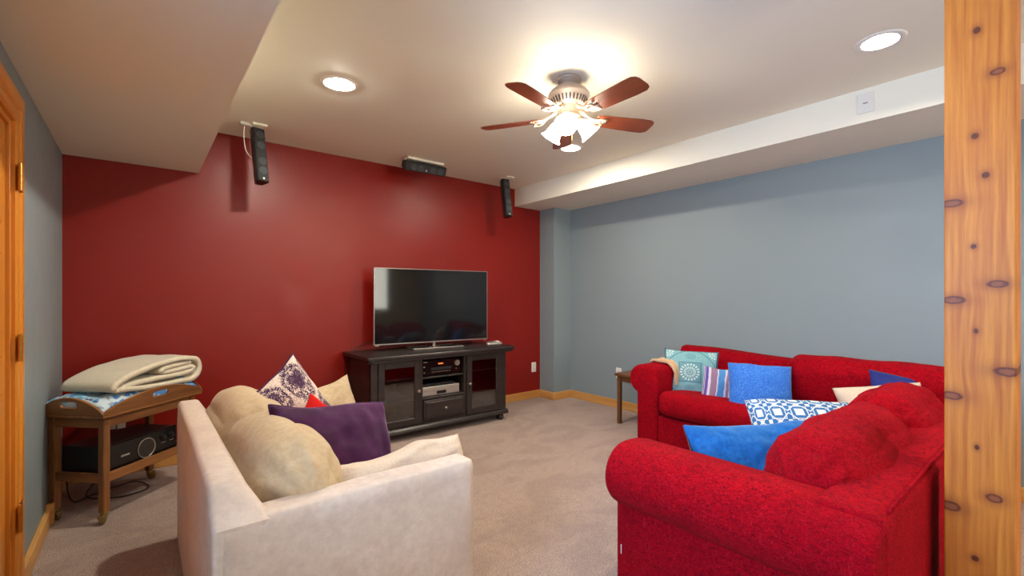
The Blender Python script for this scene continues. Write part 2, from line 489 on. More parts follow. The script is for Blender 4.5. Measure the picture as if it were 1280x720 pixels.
def add_tube(bm, pts, r, n=8, cap=True):
    pts = [Vector(p) for p in pts]
    rs = r if isinstance(r, (list, tuple)) else [r] * len(pts)
    rings = []; up = Vector((0, 0, 1)); prev = None
    for i, p in enumerate(pts):
        d = (pts[min(i + 1, len(pts) - 1)] - pts[max(i - 1, 0)]).normalized()
        a = prev if prev is not None else (up if abs(d.z) < 0.9 else Vector((1, 0, 0)))
        x = (a - d * a.dot(d)).normalized(); prev = x; y = d.cross(x)
        rings.append([bm.verts.new(p + (x * math.cos(k * 2 * PI / n) + y * math.sin(k * 2 * PI / n)) * rs[i]) for k in range(n)])
    for a, b in zip(rings, rings[1:]):
        for k in range(n): bm.faces.new((a[k], a[(k + 1) % n], b[(k + 1) % n], b[k]))
    if cap: bm.faces.new(rings[0][::-1]); bm.faces.new(rings[-1])
    return bm
def tube(pts, r, n=8): return add_tube(bmesh.new(), pts, r, n)

def spline(ctrl, n=10):
    """Catmull-Rom through control points"""
    c = [Vector(p) for p in ctrl]; c = [2 * c[0] - c[1]] + c + [2 * c[-1] - c[-2]]; out = []
    for i in range(1, len(c) - 2):
        for k in range(n):
            t = k / n; a, b, d, e = c[i - 1], c[i], c[i + 1], c[i + 2]
            out.append(0.5 * ((2 * b) + (d - a) * t + (2 * a - 5 * b + 4 * d - e) * t * t + (3 * b - a - 3 * d + e) * t ** 3))
    out.append(c[-2]); return out

def add_lathe(bm, prof, n=24, mtx=None, mi=0):
    """prof: (r, z) pairs; r = 0 closes"""
    b2 = bmesh.new(); rings = []
    for r, z in prof:
        if r < 1e-6: rings.append([b2.verts.new((0, 0, z))])
        else: rings.append([b2.verts.new((r * math.cos(k * 2 * PI / n), r * math.sin(k * 2 * PI / n), z)) for k in range(n)])
    for a, b in zip(rings, rings[1:]):
        if len(a) == 1 and len(b) == 1: continue
        for k in range(n):
            k2 = (k + 1) % n
            if len(a) == 1: b2.faces.new((a[0], b[k], b[k2]))
            elif len(b) == 1: b2.faces.new((a[k], a[k2], b[0]))
            else: b2.faces.new((a[k], a[k2], b[k2], b[k]))
    if mtx is not None: bmesh.ops.transform(b2, matrix=mtx, verts=b2.verts[:])
    merge(bm, b2, mi); return bm
def lathe(prof, n=24, mtx=None): return add_lathe(bmesh.new(), prof, n, mtx)

def prism(poly, a, b, axis='Y', bev=0.0, seg=3):
    """poly in the plane normal to axis, extruded a..b along it; bev rounds the two end outlines"""
    bm = bmesh.new()
    def P(u, v, w):
        return (u, w, v) if axis == 'Y' else (w, u, v) if axis == 'X' else (u, v, w)
    A = [bm.verts.new(P(u, v, a)) for u, v in poly]; B = [bm.verts.new(P(u, v, b)) for u, v in poly]
    fa = bm.faces.new(A); fb = bm.faces.new(B[::-1]); n = len(poly)
    for k in range(n): bm.faces.new((A[k], B[k], B[(k + 1) % n], A[(k + 1) % n]))
    bmesh.ops.recalc_face_normals(bm, faces=bm.faces[:])
    if bev > 0:
        es = list(set(fa.edges) | set(fb.edges))
        bmesh.ops.bevel(bm, geom=es, offset=bev, segments=seg, affect='EDGES', profile=0.5)
    return bm

def softbox(dim, r, puff=(0, 0, 0), n=(14, 14, 8), seed=0, amp=0.006, freq=5.0, fn=None, fold=None):
    """rounded, stuffed block centred on the origin"""
    bm = bmesh.new(); hx, hy, hz = (d / 2 for d in dim); H = (hx, hy, hz)
    grid = {}
    def vert(i, j, k):
        key = (i, j, k)
        if key in grid: return grid[key]
        p = [2 * i / n[0] - 1, 2 * j / n[1] - 1, 2 * k / n[2] - 1]
        # concentrate points towards edges
        q = [math.copysign(abs(c) ** 0.8, c) for c in p]
        v = Vector((q[a] * H[a] for a in range(3)))
        inner = Vector((max(-H[a] + min(r, H[a]), min(H[a] - min(r, H[a]), v[a])) for a in range(3)))
        d = v - inner
        if d.length > 1e-9:
            rr = min(r, min(H))
            v = inner + d.normalized() * min(r, max(H))* 1.0 if d.length > 1e-9 else v
            for a in range(3): v[a] = max(-H[a], min(H[a], v[a]))
        for a in range(3):
            o1, o2 = [x for x in range(3) if x != a]
            v[a] += math.copysign(puff[a], q[a]) * abs(q[a]) * (1 - q[o1] ** 2) * (1 - q[o2] ** 2)
        grid[key] = bm.verts.new(v); return grid[key]
    for ax in range(3):
        o1, o2 = [x for x in range(3) if x != ax]
        for s in (0, n[ax]):
            for i in range(n[o1]):
                for j in range(n[o2]):
                    c = []
                    for di, dj in ((0, 0), (1, 0), (1, 1), (0, 1)):
                        k = [0, 0, 0]; k[ax] = s; k[o1] = i + di; k[o2] = j + dj; c.append(vert(*k))
                    try: bm.faces.new(c)
                    except ValueError: pass
    bm.normal_update()
    for v in bm.verts:
        nn = noise.noise(v.co * freq + Vector((seed * 7.3, seed * 3.1, 0))) + 0.5 * noise.noise(v.co * freq * 2.3 + Vector((0, seed * 5.7, 3)))
        v.co += v.normal * nn * amp
        if fold:
            q = Vector((v.co.x * fold[1][0], v.co.y * fold[1][1], v.co.z * fold[1][2])) + Vector((seed * 2.1, 0, seed))
            q += Vector((1, 1, 1)) * 0.6 * noise.noise(v.co * 6)
            v.co -= v.normal * fold[0] * (1 - abs(noise.noise(q))) ** 4
    if fn:
        for v in bm.verts: v.co = fn(v.co.copy())
    return bm

def pillow(name, w, h, t, mats, loc, yaw, tilt=0, roll=0, label='', seed=1, pinch=0.07, n=22, p=0.5, wr=0.006, bend=0.0, piping=None, group=None, fn=None):
    """throw pillow; front faces -y before yaw; mats = front (and back)"""
    bm = bmesh.new(); uvl = bm.loops.layers.uv.new('uv')
    V_ = {}
    def pos(i, j, s):
        u, v = 2 * i / n - 1, 2 * j / n - 1
        u = math.sin(u * PI / 2) * 0.5 + u * 0.5; v = math.sin(v * PI / 2) * 0.5 + v * 0.5
        e = max(0.0, (1 - u * u) * (1 - v * v)) ** p
        x = u * w / 2 * (1 - pinch * (1 - v * v)); z = v * h / 2 * (1 - pinch * (1 - u * u))
        nn = noise.noise(Vector((u * 2.2, v * 2.2, seed * 3.7 + s))) + 0.6 * noise.noise(Vector((u * 5, v * 5, seed * 1.9 + s)))
        y = s * (t / 2 * e + nn * wr * min(1, e * 3))
        y += bend * (u * u - 0.4)
        z += noise.noise(Vector((u * 1.5, seed, 0))) * wr * 1.5 * abs(v)
        q = Vector((x, y, z))
        return fn(q, u, v) if fn else q
    def vert(i, j, s):
        edge = i in (0, n) or j in (0, n)
        key = (i, j, 0 if edge else s)
        if key not in V_: V_[key] = bm.verts.new(pos(i, j, s if not edge else 0))
        return V_[key]
    for s, mi in ((-1, 0), (1, 1)):
        for i in range(n):
            for j in range(n):
                ij = [(i, j), (i + 1, j), (i + 1, j + 1), (i, j + 1)]
                try: f = bm.faces.new([vert(a, b, s) for a, b in ij])
                except ValueError: continue
                f.material_index = min(mi, len(mats) - 1); f.smooth = True
                for lp, (a, b) in zip(f.loops, ij): lp[uvl].uv = (a / n, b / n)
    rim = [V_[(i, 0, 0)].co.copy() for i in range(n)] + [V_[(n, j, 0)].co.copy() for j in range(n)] + \
          [V_[(i, n, 0)].co.copy() for i in range(n, 0, -1)] + [V_[(0, j, 0)].co.copy() for j in range(n, 0, -1)]
    mt = Matrix.Translation(loc) @ Matrix.Rotation(yaw, 4, 'Z') @ Matrix.Rotation(-tilt, 4, 'X') @ Matrix.Rotation(roll, 4, 'Y')
    o = obj(name, bm, mats, smooth=True)
    o.matrix_world = mt
    tag(o, label, 'pillow', group)
    if piping:
        b2 = bmesh.new(); add_tube(b2, rim + [rim[0]], 0.005, 6, cap=False)
        obj('piping', b2, piping, o, smooth=True)
    return o

def copy_tree(o, parent=None):
    c = o.copy(); COL.objects.link(c); c.parent = parent
    for ch in o.children: copy_tree(ch, c)
    return c

def arc(cx, cy, r, a0, a1, n):
    return [(cx + r * math.cos(R(a0 + (a1 - a0) * k / n)), cy + r * math.sin(R(a0 + (a1 - a0) * k / n))) for k in range(n + 1)]

# ------------------------------------------------------------------ THE ROOM
T = 0.12
struct('floor', box((XL - T, YN - T, -0.1), (XW + T, YR + T, 0)), 'carpet')
struct('wall_far', box((XL - T, YR, 0), (XW + T, YR + T, CE + 0.15)), 'red_paint')
struct('wall_right', box((XW, YN, 0), (XW + T, YR, CE + 0.15)), 'blue_paint')
struct('wall_corner_column', box((XC, YC, 0), (XW, YR, ZR)), 'blue_paint')

# left wall with the doorway and, out of view, a window added to supply daylight
DY0, DY1, DZ = 1.62, 2.60, 1.90
WY0, WY1, WZ0, WZ1 = 0.12, 1.12, 0.85, 1.95
bm = bmesh.new()
add_box(bm, (XL - T, DY1, 0), (XL, YR, CE + 0.15)); add_box(bm, (XL - T, WY1, 0), (XL, DY0, CE + 0.15))
add_box(bm, (XL - T, YN, 0), (XL, WY0, CE + 0.15))
add_box(bm, (XL - T, DY0, DZ), (XL, DY1, CE + 0.15))
add_box(bm, (XL - T, WY0, 0), (XL, WY1, WZ0)); add_box(bm, (XL - T, WY0, WZ1), (XL, WY1, CE + 0.15))
struct('wall_left', bm, 'blue_paint')
NX0, NX1, NZ0, NZ1 = 2.06, 3.30, 0.9, 2.0
bm = bmesh.new()
add_box(bm, (XL - T, YN - T, 0), (NX0, YN, CE + 0.15)); add_box(bm, (NX1, YN - T, 0), (XW + T, YN, CE + 0.15))
add_box(bm, (NX0, YN - T, 0), (NX1, YN, NZ0)); add_box(bm, (NX0, YN - T, NZ1), (NX1, YN, CE + 0.15))
struct('wall_near', bm, 'cream_paint')
win2 = obj('added_window_2', box((NX0, YN - 0.07, NZ0), (NX1, YN - 0.06, NZ1)), 'cabinet_glass'); win2['kind'] = 'structure'  # unseen window, added so light can enter from behind the camera
for a, b in (((NX0 - .06, NZ0 - .06), (NX0 + .03, NZ1 + .06)), ((NX1 - .03, NZ0 - .06), (NX1 + .06, NZ1 + .06)),
             ((NX0 + .03, NZ1 - .03), (NX1 - .03, NZ1 + .06)), ((NX0 + .03, NZ0 - .06), (NX1 - .03, NZ0 + .03)), ((2.66, NZ0 + .03), (2.70, NZ1 - .03))):
    obj('added_window_frame', box((a[0], YN - 0.08, a[1]), (b[0], YN + 0.02, b[1]), 0.005, 1), 'trim_white', win2)
win = obj('added_window_1', box((XL - 0.07, WY0, WZ0), (XL - 0.06, WY1, WZ1)), 'cabinet_glass'); win['kind'] = 'structure'  # unseen window, added as a source for the cool light
for a, b in (((WY0 - .06, WZ0 - .06), (WY0 + .03, WZ1 + .06)), ((WY1 - .03, WZ0 - .06), (WY1 + .06, WZ1 + .06)),
             ((WY0 + .03, WZ1 - .03), (WY1 - .03, WZ1 + .06)), ((WY0 + .03, WZ0 - .06), (WY1 - .03, WZ0 + .03)), ((0.60, WZ0 + .03), (0.64, WZ1 - .03))):
    obj('added_window_frame', box((XL - 0.08, a[0], a[1]), (XL + 0.02, b[0], b[1]), 0.005, 1), 'trim_white', win)

# ceiling with round openings for the recessed lamps
CANS = [(0.898, 2.700), (2.780, 2.652), (2.785, 0.600), (0.898, 0.600), (2.785, -1.45), (0.898, -1.45)]
CR = 0.074
def holed_ceiling():
    bm = bmesh.new(); es = []
    def loop(pts):
        vs = [bm.verts.new((x, y, CE)) for x, y in pts]
        for a, b in zip(vs, vs[1:] + vs[:1]): es.append(bm.edges.new((a, b)))
    loop([(XL - T, YN - T), (XW + T, YN - T), (XW + T, YR + T), (XL - T, YR + T)])
    for cx, cy in CANS:
        loop([(cx + CR * math.cos(k * 2 * PI / 40), cy + CR * math.sin(k * 2 * PI / 40)) for k in range(40)])
    bmesh.ops.triangle_fill(bm, use_beauty=True, edges=es)
    for f in bm.faces:
        f.normal_update()
        if f.normal.z > 0: f.normal_flip()
    ext = bmesh.ops.extrude_face_region(bm, geom=bm.faces[:])
    for g in ext['geom']:
        if isinstance(g, bmesh.types.BMVert): g.co.z += 0.14
    return bm
struct('ceiling', holed_ceiling(), 'white_paint')
struct('ceiling_soffit_left', box((XL, YN, ZS), (XS, YR, CE)), 'white_paint')
struct('ceiling_soffit_right', box((XR, YN, ZR), (XW, YR, CE)), 'white_paint')

# baseboards
def baseboard(name, lo, hi, m): struct(name, box(lo, hi, 0.004, 1), m)
BH, BT = 0.088, 0.016
baseboard('baseboard_far', (XL + .02, YR - BT, 0), (XC, YR, BH), 'pine_x')
baseboard('baseboard_column_side', (XC - BT, YC - BT, 0), (XC, YR - BT, BH), 'pine_y')
baseboard('baseboard_column_front', (XC, YC - BT, 0), (XW - BT, YC, BH), 'pine_x')
baseboard('baseboard_right', (XW - BT, YN, 0), (XW, YC, BH), 'pine_y')
bl = box((XL, DY1 + 0.11, 0), (XL + 0.022, 3.40, BH), 0.004, 1)
struct('baseboard_left', bl, 'pine_y')
baseboard('baseboard_left_block', (XL, 3.40, 0), (XL + 0.034, 3.43, BH + 0.02), 'pine_y')
baseboard('baseboard_left_far', (XL, 3.43, 0), (XL + 0.018, YR - BT, BH), 'pine_y')

# door in the left wall
def make_door():
    root = thing('door_1', 'golden pine panel door with brass hinges in the grey-blue left wall', 'door', (XL, 0, 0))
    root['kind'] = 'structure'
    del root['category']; 
    x0 = -0.045
    sl = obj('door_slab', box((x0, DY0 + .04, 0.01), (x0 + 0.035, DY1 - .045, DZ - .04), 0.003, 1), 'pine_z', root)
    for (z0, z1) in ((0.15, 0.85), (0.98, 1.36), (1.46, 1.78)):
        for (y0, y1) in ((DY0 + .15, 2.05), (2.15, DY1 - .15)):
            obj('door_panel', box((x0 + 0.028, y0, z0), (x0 + 0.046, y1, z1), 0.014, 2), 'pine_z', sl)
    obj('jamb', box((-T, DY1 - 0.04, 0), (0.002, DY1, DZ), 0.002, 1), 'pine_z', root)
    obj('jamb', box((-T, DY0, 0), (0.002, DY0 + 0.04, DZ), 0.002, 1), 'pine_z', root)
    obj('jamb', box((-T, DY0 + 0.04, DZ - 0.04), (0.002, DY1 - 0.04, DZ), 0.002, 1), 'pine_dy', root)
    prof = [(0, 0), (0.012, 0), (0.018, 0.012), (0.018, 0.035), (0.014, 0.05), (0.022, 0.065), (0.022, 0.11), (0, 0.11)]
    # side casings
    obj('casing', prism([(px, DY1 - 0.02 + py) for px, py in prof], 0, DZ + 0.085, 'Z'), 'pine_z', root)
    obj('casing', prism([(px, DY0 + 0.02 - py) for px, py in prof], 0, DZ + 0.085, 'Z'), 'pine_z', root)
    bm = prism([(px, DZ - 0.02 + py) for px, py in prof], DY0 - 0.085, DY1 + 0.087, 'Y')
    for v in bm.verts: v.co.x += 0.0015
    obj('casing', bm, 'pine_dy', root)
    for z in (1.665, 1.005, 0.345):
        h = bmesh.new()
        add_box(h, (0.020, DY1 - 0.03, z - 0.05), (0.024, DY1 + 0.045, z + 0.05), 0.002, 1)
        add_lathe(h, [(0, -.055), (.007, -.052), (.007, .052), (0, .055)], 10, Matrix.Translation((0.027, DY1 - 0.028, z)))
        obj('hinge', h, 'hinge_brass', root)
        hh = root.children[-1]
        for dz in (-0.022, 0.022):
            obj('hinge_slot', box((0.0235, DY1 + 0.0, z + dz - 0.009), (0.0248, DY1 + 0.026, z + dz + 0.009), 0.0006, 1), 'worn_brass', hh)
    return root
make_door()

# cedar post
po = obj('wooden_post', box((2.0, 0.110, 0), (2.157, 0.267, CE), 0.004, 2), 'knotty_cedar')
tag(po, 'square knotty cedar post running from floor to ceiling beside the red sofa', 'post')

# ------------------------------------------------------------------ RECESSED LAMPS
def can_light(i, x, y, col, power, label, drop=0.0):
    key = 'lamp_glow_%d' % i
    prof_b = [(0.0, -0.006), (0.022, -0.005), (0.040, -0.001), (0.050, 0.008), (0.052, 0.02), (0.040, 0.05), (0.03, 0.07), (0, 0.07)]
    emis(key, col, power / (PI * 0.0105))
    root = thing('recessed_light', label, 'ceiling light', (x, y, CE), 0, 'recessed ceiling lights')
    obj('trim_ring', lathe([(0.0735, 0.001), (0.0735, -0.002), (0.078, -0.005), (0.094, -0.005), (0.102, -0.002), (0.103, 0.0)], 48), 'trim_white', root, smooth=True)
    obj('housing', lathe([(0.073, -0.003), (0.070, 0.03), (0.062, 0.10), (0, 0.10)], 40), 'trim_white', root, smooth=True)
    obj('bulb', lathe([(r, z - drop) for r, z in prof_b], 32), key, root, smooth=True)
can_light(0, *CANS[0], (1.0, 0.96, 0.82), CAN_POWER * 1.1, 'glowing recessed ceiling light beside the left speaker, nearest the red wall', 0.008)
can_light(1, *CANS[1], (1.0, 0.89, 0.73), CAN_POWER, 'small glowing recessed ceiling light seen just below the ceiling fan')
can_light(2, *CANS[2], (1.0, 0.89, 0.73), CAN_POWER * 0.7, 'recessed ceiling light with wide white trim near the cedar post', -0.03)
can_light(3, *CANS[3], (1.0, 0.89, 0.73), CAN_POWER * 0.5, 'recessed ceiling light above the near end of the cream loveseat')

can_light(4, *CANS[4], (1.0, 0.89, 0.73), CAN_POWER * 0.8, 'added unseen recessed ceiling light behind the cedar post and the red sofa')  # lamp added out of view to light the sofa back
can_light(5, *CANS[5], (1.0, 0.89, 0.73), CAN_POWER * 0.6, 'added unseen recessed ceiling light at the near end of the room by the left soffit')  # extra lamp added out of view for warm light from behind

# ------------------------------------------------------------------ CEILING FAN
def make_fan():
    cx, cy = 1.885, 1.812
    root = thing('ceiling_fan', 'five-blade ceiling fan with brown wooden blades and three lit bell shades', 'ceiling fan', (cx, cy, CE))
    obj('canopy', lathe([(0, 0), (0.062, 0), (0.066, -0.008), (0.062, -0.016), (0.064, -0.024), (0.058, -0.034), (0.050, -0.040), (0.046, -0.055), (0, -0.055)], 40), 'pewter', root, smooth='auto')
    mh = obj('motor_housing', lathe([(0.046, -0.045), (0.06, -0.05), (0.085, -0.064), (0.105, -0.080), (0.112, -0.092), (0.117, -0.096), (0.117, -0.106), (0.112, -0.112),
                                (0.106, -0.120), (0.095, -0.140), (0.085, -0.158), (0.070, -0.166), (0, -0.166)], 48), 'pewter', root, smooth='auto')
    for k in range(30):
        a = k * 2 * PI / 30
        m = Matrix.Rotation(a, 4, 'Z') @ Matrix.Translation((0.0965, 0, -0.1395)) @ Matrix.Rotation(R(29), 4, 'Y')
        obj('vent_slot', box((-0.0025, -0.0035, -0.016), (0.0025, 0.0035, 0.016), 0.001, 1, m), 'dark_slot' if k % 1 == 0 else 'pewter', mh)
    obj('switch_housing', lathe([(0.05, -0.160), (0.056, -0.168), (0.052, -0.178), (0.050, -0.205), (0.058, -0.213), (0.058, -0.222), (0.040, -0.238), (0.022, -0.246), (0.012, -0.262), (0, -0.266)], 36), 'antique_silver', root, smooth='auto')
    zb = -0.222
    for k in range(5):
        a = R(-22.6 + 72 * k)
        arm = bmesh.new()
        # forged blade iron: curved stem splitting into two scrolls
        stem = spline([(0.060, 0, -0.172), (0.10, 0, -0.196), (0.135, 0, -0.214), (0.160, 0, zb - 0.004)], 5)
        add_tube(arm, stem, [0.010 + 0.003 * math.sin(i * 0.6) for i in range(len(stem))], 8)
        for s in (-1, 1):
            sc = spline([(0.140, 0, -0.216), (0.160, s * 0.022, zb - 0.006), (0.188, s * 0.042, zb - 0.009), (0.214, s * 0.040, zb - 0.009), (0.216, s * 0.024, zb - 0.009), (0.200, s * 0.022, zb - 0.009)], 5)
            add_tube(arm, sc, 0.0065, 6)
        add_tube(arm, [(0.155, 0, zb - 0.006), (0.235, 0, zb - 0.009)], [0.009, 0.004], 6)
        b = obj('blade_iron', arm, 'antique_silver', root, smooth=True, rot=(0, 0, a))
        # blade: tapered board with rounded tip, pitched
        pts = [(0.165, -0.045), (0.20, -0.054), (0.44, -0.066), (0.50, -0.064), (0.522, -0.050), (0.53, -0.03), (0.53, 0.03), (0.522, 0.050), (0.50, 0.064), (0.44, 0.066), (0.20, 0.054), (0.165, 0.045)]
        bl = prism(pts, -0.003, 0.003, 'Z', 0.0015, 1)
        bmesh.ops.transform(bl, matrix=Matrix.Translation((0, 0, zb)) @ Matrix.Rotation(R(-12), 4, 'X'), verts=bl.verts[:])
        obj('blade', bl, 'blade_wood', root, rot=(0, 0, a))
    # light kit
    emis('shade_glow', (1.0, 0.86, 0.66), FAN_POWER / (PI * 0.030))
    for k, deg in enumerate((216, 330, 98)):
        a = R(deg)
        m = Matrix.Rotation(a, 4, 'Z') @ Matrix.Translation((0.058, 0, -0.232)) @ Matrix.Rotation(R(-42), 4, 'Y')
        arm = bmesh.new()
        add_tube(arm, spline([(0.03, 0, -0.214), (0.05, 0, -0.212), (0.062, 0, -0.226), (0.060, 0, -0.236)], 5), 0.007, 8)
        bmesh.ops.transform(arm, matrix=Matrix.Rotation(a, 4, 'Z'), verts=arm.verts[:])
        add_lathe(arm, [(0, 0.008), (0.018, 0.006), (0.021, -0.006), (0.019, -0.020), (0, -0.020)], 20, m)
        la = obj('lamp_arm', arm, 'antique_silver', root, smooth='auto')
        sh = lathe([(0.018, -0.012), (0.026, -0.018), (0.036, -0.034), (0.041, -0.055), (0.043, -0.075), (0.050, -0.094), (0.062, -0.108),
                    (0.060, -0.109), (0.047, -0.094), (0.040, -0.075), (0.038, -0.055), (0.033, -0.035), (0.02, -0.02), (0, -0.018)], 32, m)
        obj('glass_shade', sh, 'shade_glow', la, smooth=True)
    ch = bmesh.new()
    add_tube(ch, [(0.012, -0.012, -0.250), (0.012, -0.012, -0.375)], 0.0014, 6)
    for i in range(12): add_lathe(ch, [(0, -.0022), (.0022, 0), (0, .0022)], 6, Matrix.Translation((0.012, -0.012, -0.258 - i * 0.0095)))
    add_lathe(ch, [(0, 0.010), (0.003, 0.008), (0.005, -0.002), (0.003, -0.010), (0, -0.012)], 10, Matrix.Translation((0.012, -0.012, -0.383)))
    obj('pull_chain', ch, 'brass', root, smooth=True)
make_fan()

# ------------------------------------------------------------------ SPEAKERS
def make_speaker(loc, yaw, tilt, label, L=0.41, horizontal=False):
    root = thing('wall_speaker', label, 'speaker', loc, 0, 'slim black satellite speakers')
    w, d = 0.088, 0.085
    if horizontal: base = Matrix.Rotation(yaw, 4, 'Z') @ Matrix.Rotation(tilt, 4, 'X') @ Matrix.Rotation(PI / 2, 4, 'Y') @ Matrix.Translation((0, 0, 0))
    else: base = Matrix.Rotation(yaw, 4, 'Z') @ Matrix.Rotation(tilt, 4, 'X')
    poly = [(-w / 2, -d * 0.25), (-w * 0.42, -d / 2), (w * 0.42, -d / 2), (w / 2, -d * 0.25), (w * 0.30, d / 2), (-w * 0.30, d / 2)]
    bm = prism(poly, -L / 2, L / 2, 'Z', 0.003, 1); bmesh.ops.transform(bm, matrix=base, verts=bm.verts[:])
    obj('cabinet', bm, 'black_plastic', root)
    bm = box((-w * 0.40, -d / 2 - 0.004, -L / 2 + 0.004), (w * 0.40, -d / 2 + 0.002, L / 2 - 0.004), 0.002, 1, base)
    g = obj('grille', bm, 'speaker_grille', root)
    for z in (0.145, 0.065, -0.055, -0.125):
        m = base @ Matrix.Translation((0.002, -d / 2 - 0.004, z)) @ Matrix.Rotation(PI / 2, 4, 'X')
        obj('driver', lathe([(0.028, 0), (0.028, 0.003), (0.023, 0.003), (0.012, 0.0008), (0.008, 0.0028), (0, 0.0034)], 24, m), 'driver_cone', g, smooth='auto')
    m = base
    bz = box((-0.006, -d / 2 - 0.006, -L / 2 + 0.012), (0.006, -d / 2 - 0.0035, -L / 2 + 0.026), 0.001, 1, m) if not horizontal else \
        box((w * 0.40 - 0.026, -d / 2 - 0.006, -0.006), (w * 0.40 - 0.012, -d / 2 - 0.0035, 0.006), 0.001, 1, m)
    obj('badge', bz, 'white_plastic', root)
    return root
s1 = make_speaker((0.665, 3.735, 2.222), R(14), R(-11), 'slim black speaker hanging upright from the ceiling nearest the left soffit')
obj('ceiling_bracket', box((-0.05, -0.075, 0.200), (0.045, 0.035, 0.2175), 0.003, 1), 'white_paint', s1)
s2 = make_speaker((2.955, 3.745, 2.228), R(-8), R(-11), 'slim black speaker hanging upright from the ceiling beside the white beam')
obj('ceiling_bracket', box((-0.05, -0.085, 0.200), (0.05, 0.03, 0.2115), 0.003, 1), 'white_paint', s2)
s3 = make_speaker((2.005, 3.735, 2.372), R(0), R(24), 'slim black speaker mounted flat along the ceiling above the television', horizontal=True)
obj('ceiling_bracket', box((-0.18, -0.045, 0.045), (0.18, 0.05, 0.0675), 0.003, 1), 'white_paint', s3)
jb = obj('junction_plate', box((0.545, 3.70, CE - 0.022), (0.622, 3.76, CE), 0.004, 1), 'white_plastic')
tag(jb, 'small white wire plate on the ceiling beside the left hanging speaker', 'junction plate')
wr_ = obj('speaker_wire', tube(spline([(0.575, 3.735, CE - 0.02), (0.573, 3.745, 2.35), (0.59, 3.77, 2.26), (0.625, 3.775, 2.21)], 8), 0.003, 6), 'trim_white', smooth=True)
tag(wr_, 'thin pale wire drooping from the ceiling plate to the left speaker', 'wire')

# ------------------------------------------------------------------ WALL PLATES
def outlet(loc, yaw, label, plug=False, scale=1.0):
    root = thing('wall_outlet', label, 'outlet', loc, yaw, 'white wall outlets')
    obj('plate', box((-0.036 * scale, -0.006, -0.058 * scale), (0.036 * scale, 0, 0.058 * scale), 0.004, 2), 'white_plastic', root, smooth='auto')
    for dz in (0.022, -0.022):
        so = obj('socket', box((-0.017, -0.0085, dz - 0.014), (0.017, -0.005, dz + 0.014), 0.003, 1), 'trim_white', root)
        for dx in (-0.007, 0.007):
            obj('slot', box((dx - 0.0015, -0.0092, dz - 0.003), (dx + 0.0015, -0.008, dz + 0.007)), 'dark_slot', so)
    if plug:
        obj('plug', lathe([(0, 0), (0.012, 0.0), (0.012, 0.018), (0.007, 0.028), (0, 0.03)], 14, Matrix.Translation((0, -0.008, -0.02)) @ Matrix.Rotation(PI / 2, 4, 'X')), 'black_plastic', root, smooth='auto')
outlet((3.637, YR, 0.365), 0, 'white wall outlet low on the red wall beside the black console')
outlet((-0.124, YR, 0.385), 0, 'white wall outlet on the red wall seen under the wooden cart', True, 1.25)
outlet((XW, 3.112, 0.378), -PI / 2, 'white wall outlet on the blue wall beside the red sofa arm')
root = thing('blank_wall_plate', 'square white cover plate on the face of the right ceiling beam', 'wall plate', (XR, 0.789, 2.352), -PI / 2)
obj('plate', box((-0.042, -0.005, -0.058), (0.042, 0, 0.058), 0.003, 1), 'white_plastic', root)
obj('toggle', box((-0.012, -0.010, -0.003), (0.012, -0.004, 0.003), 0.002, 1), 'pewter', root)

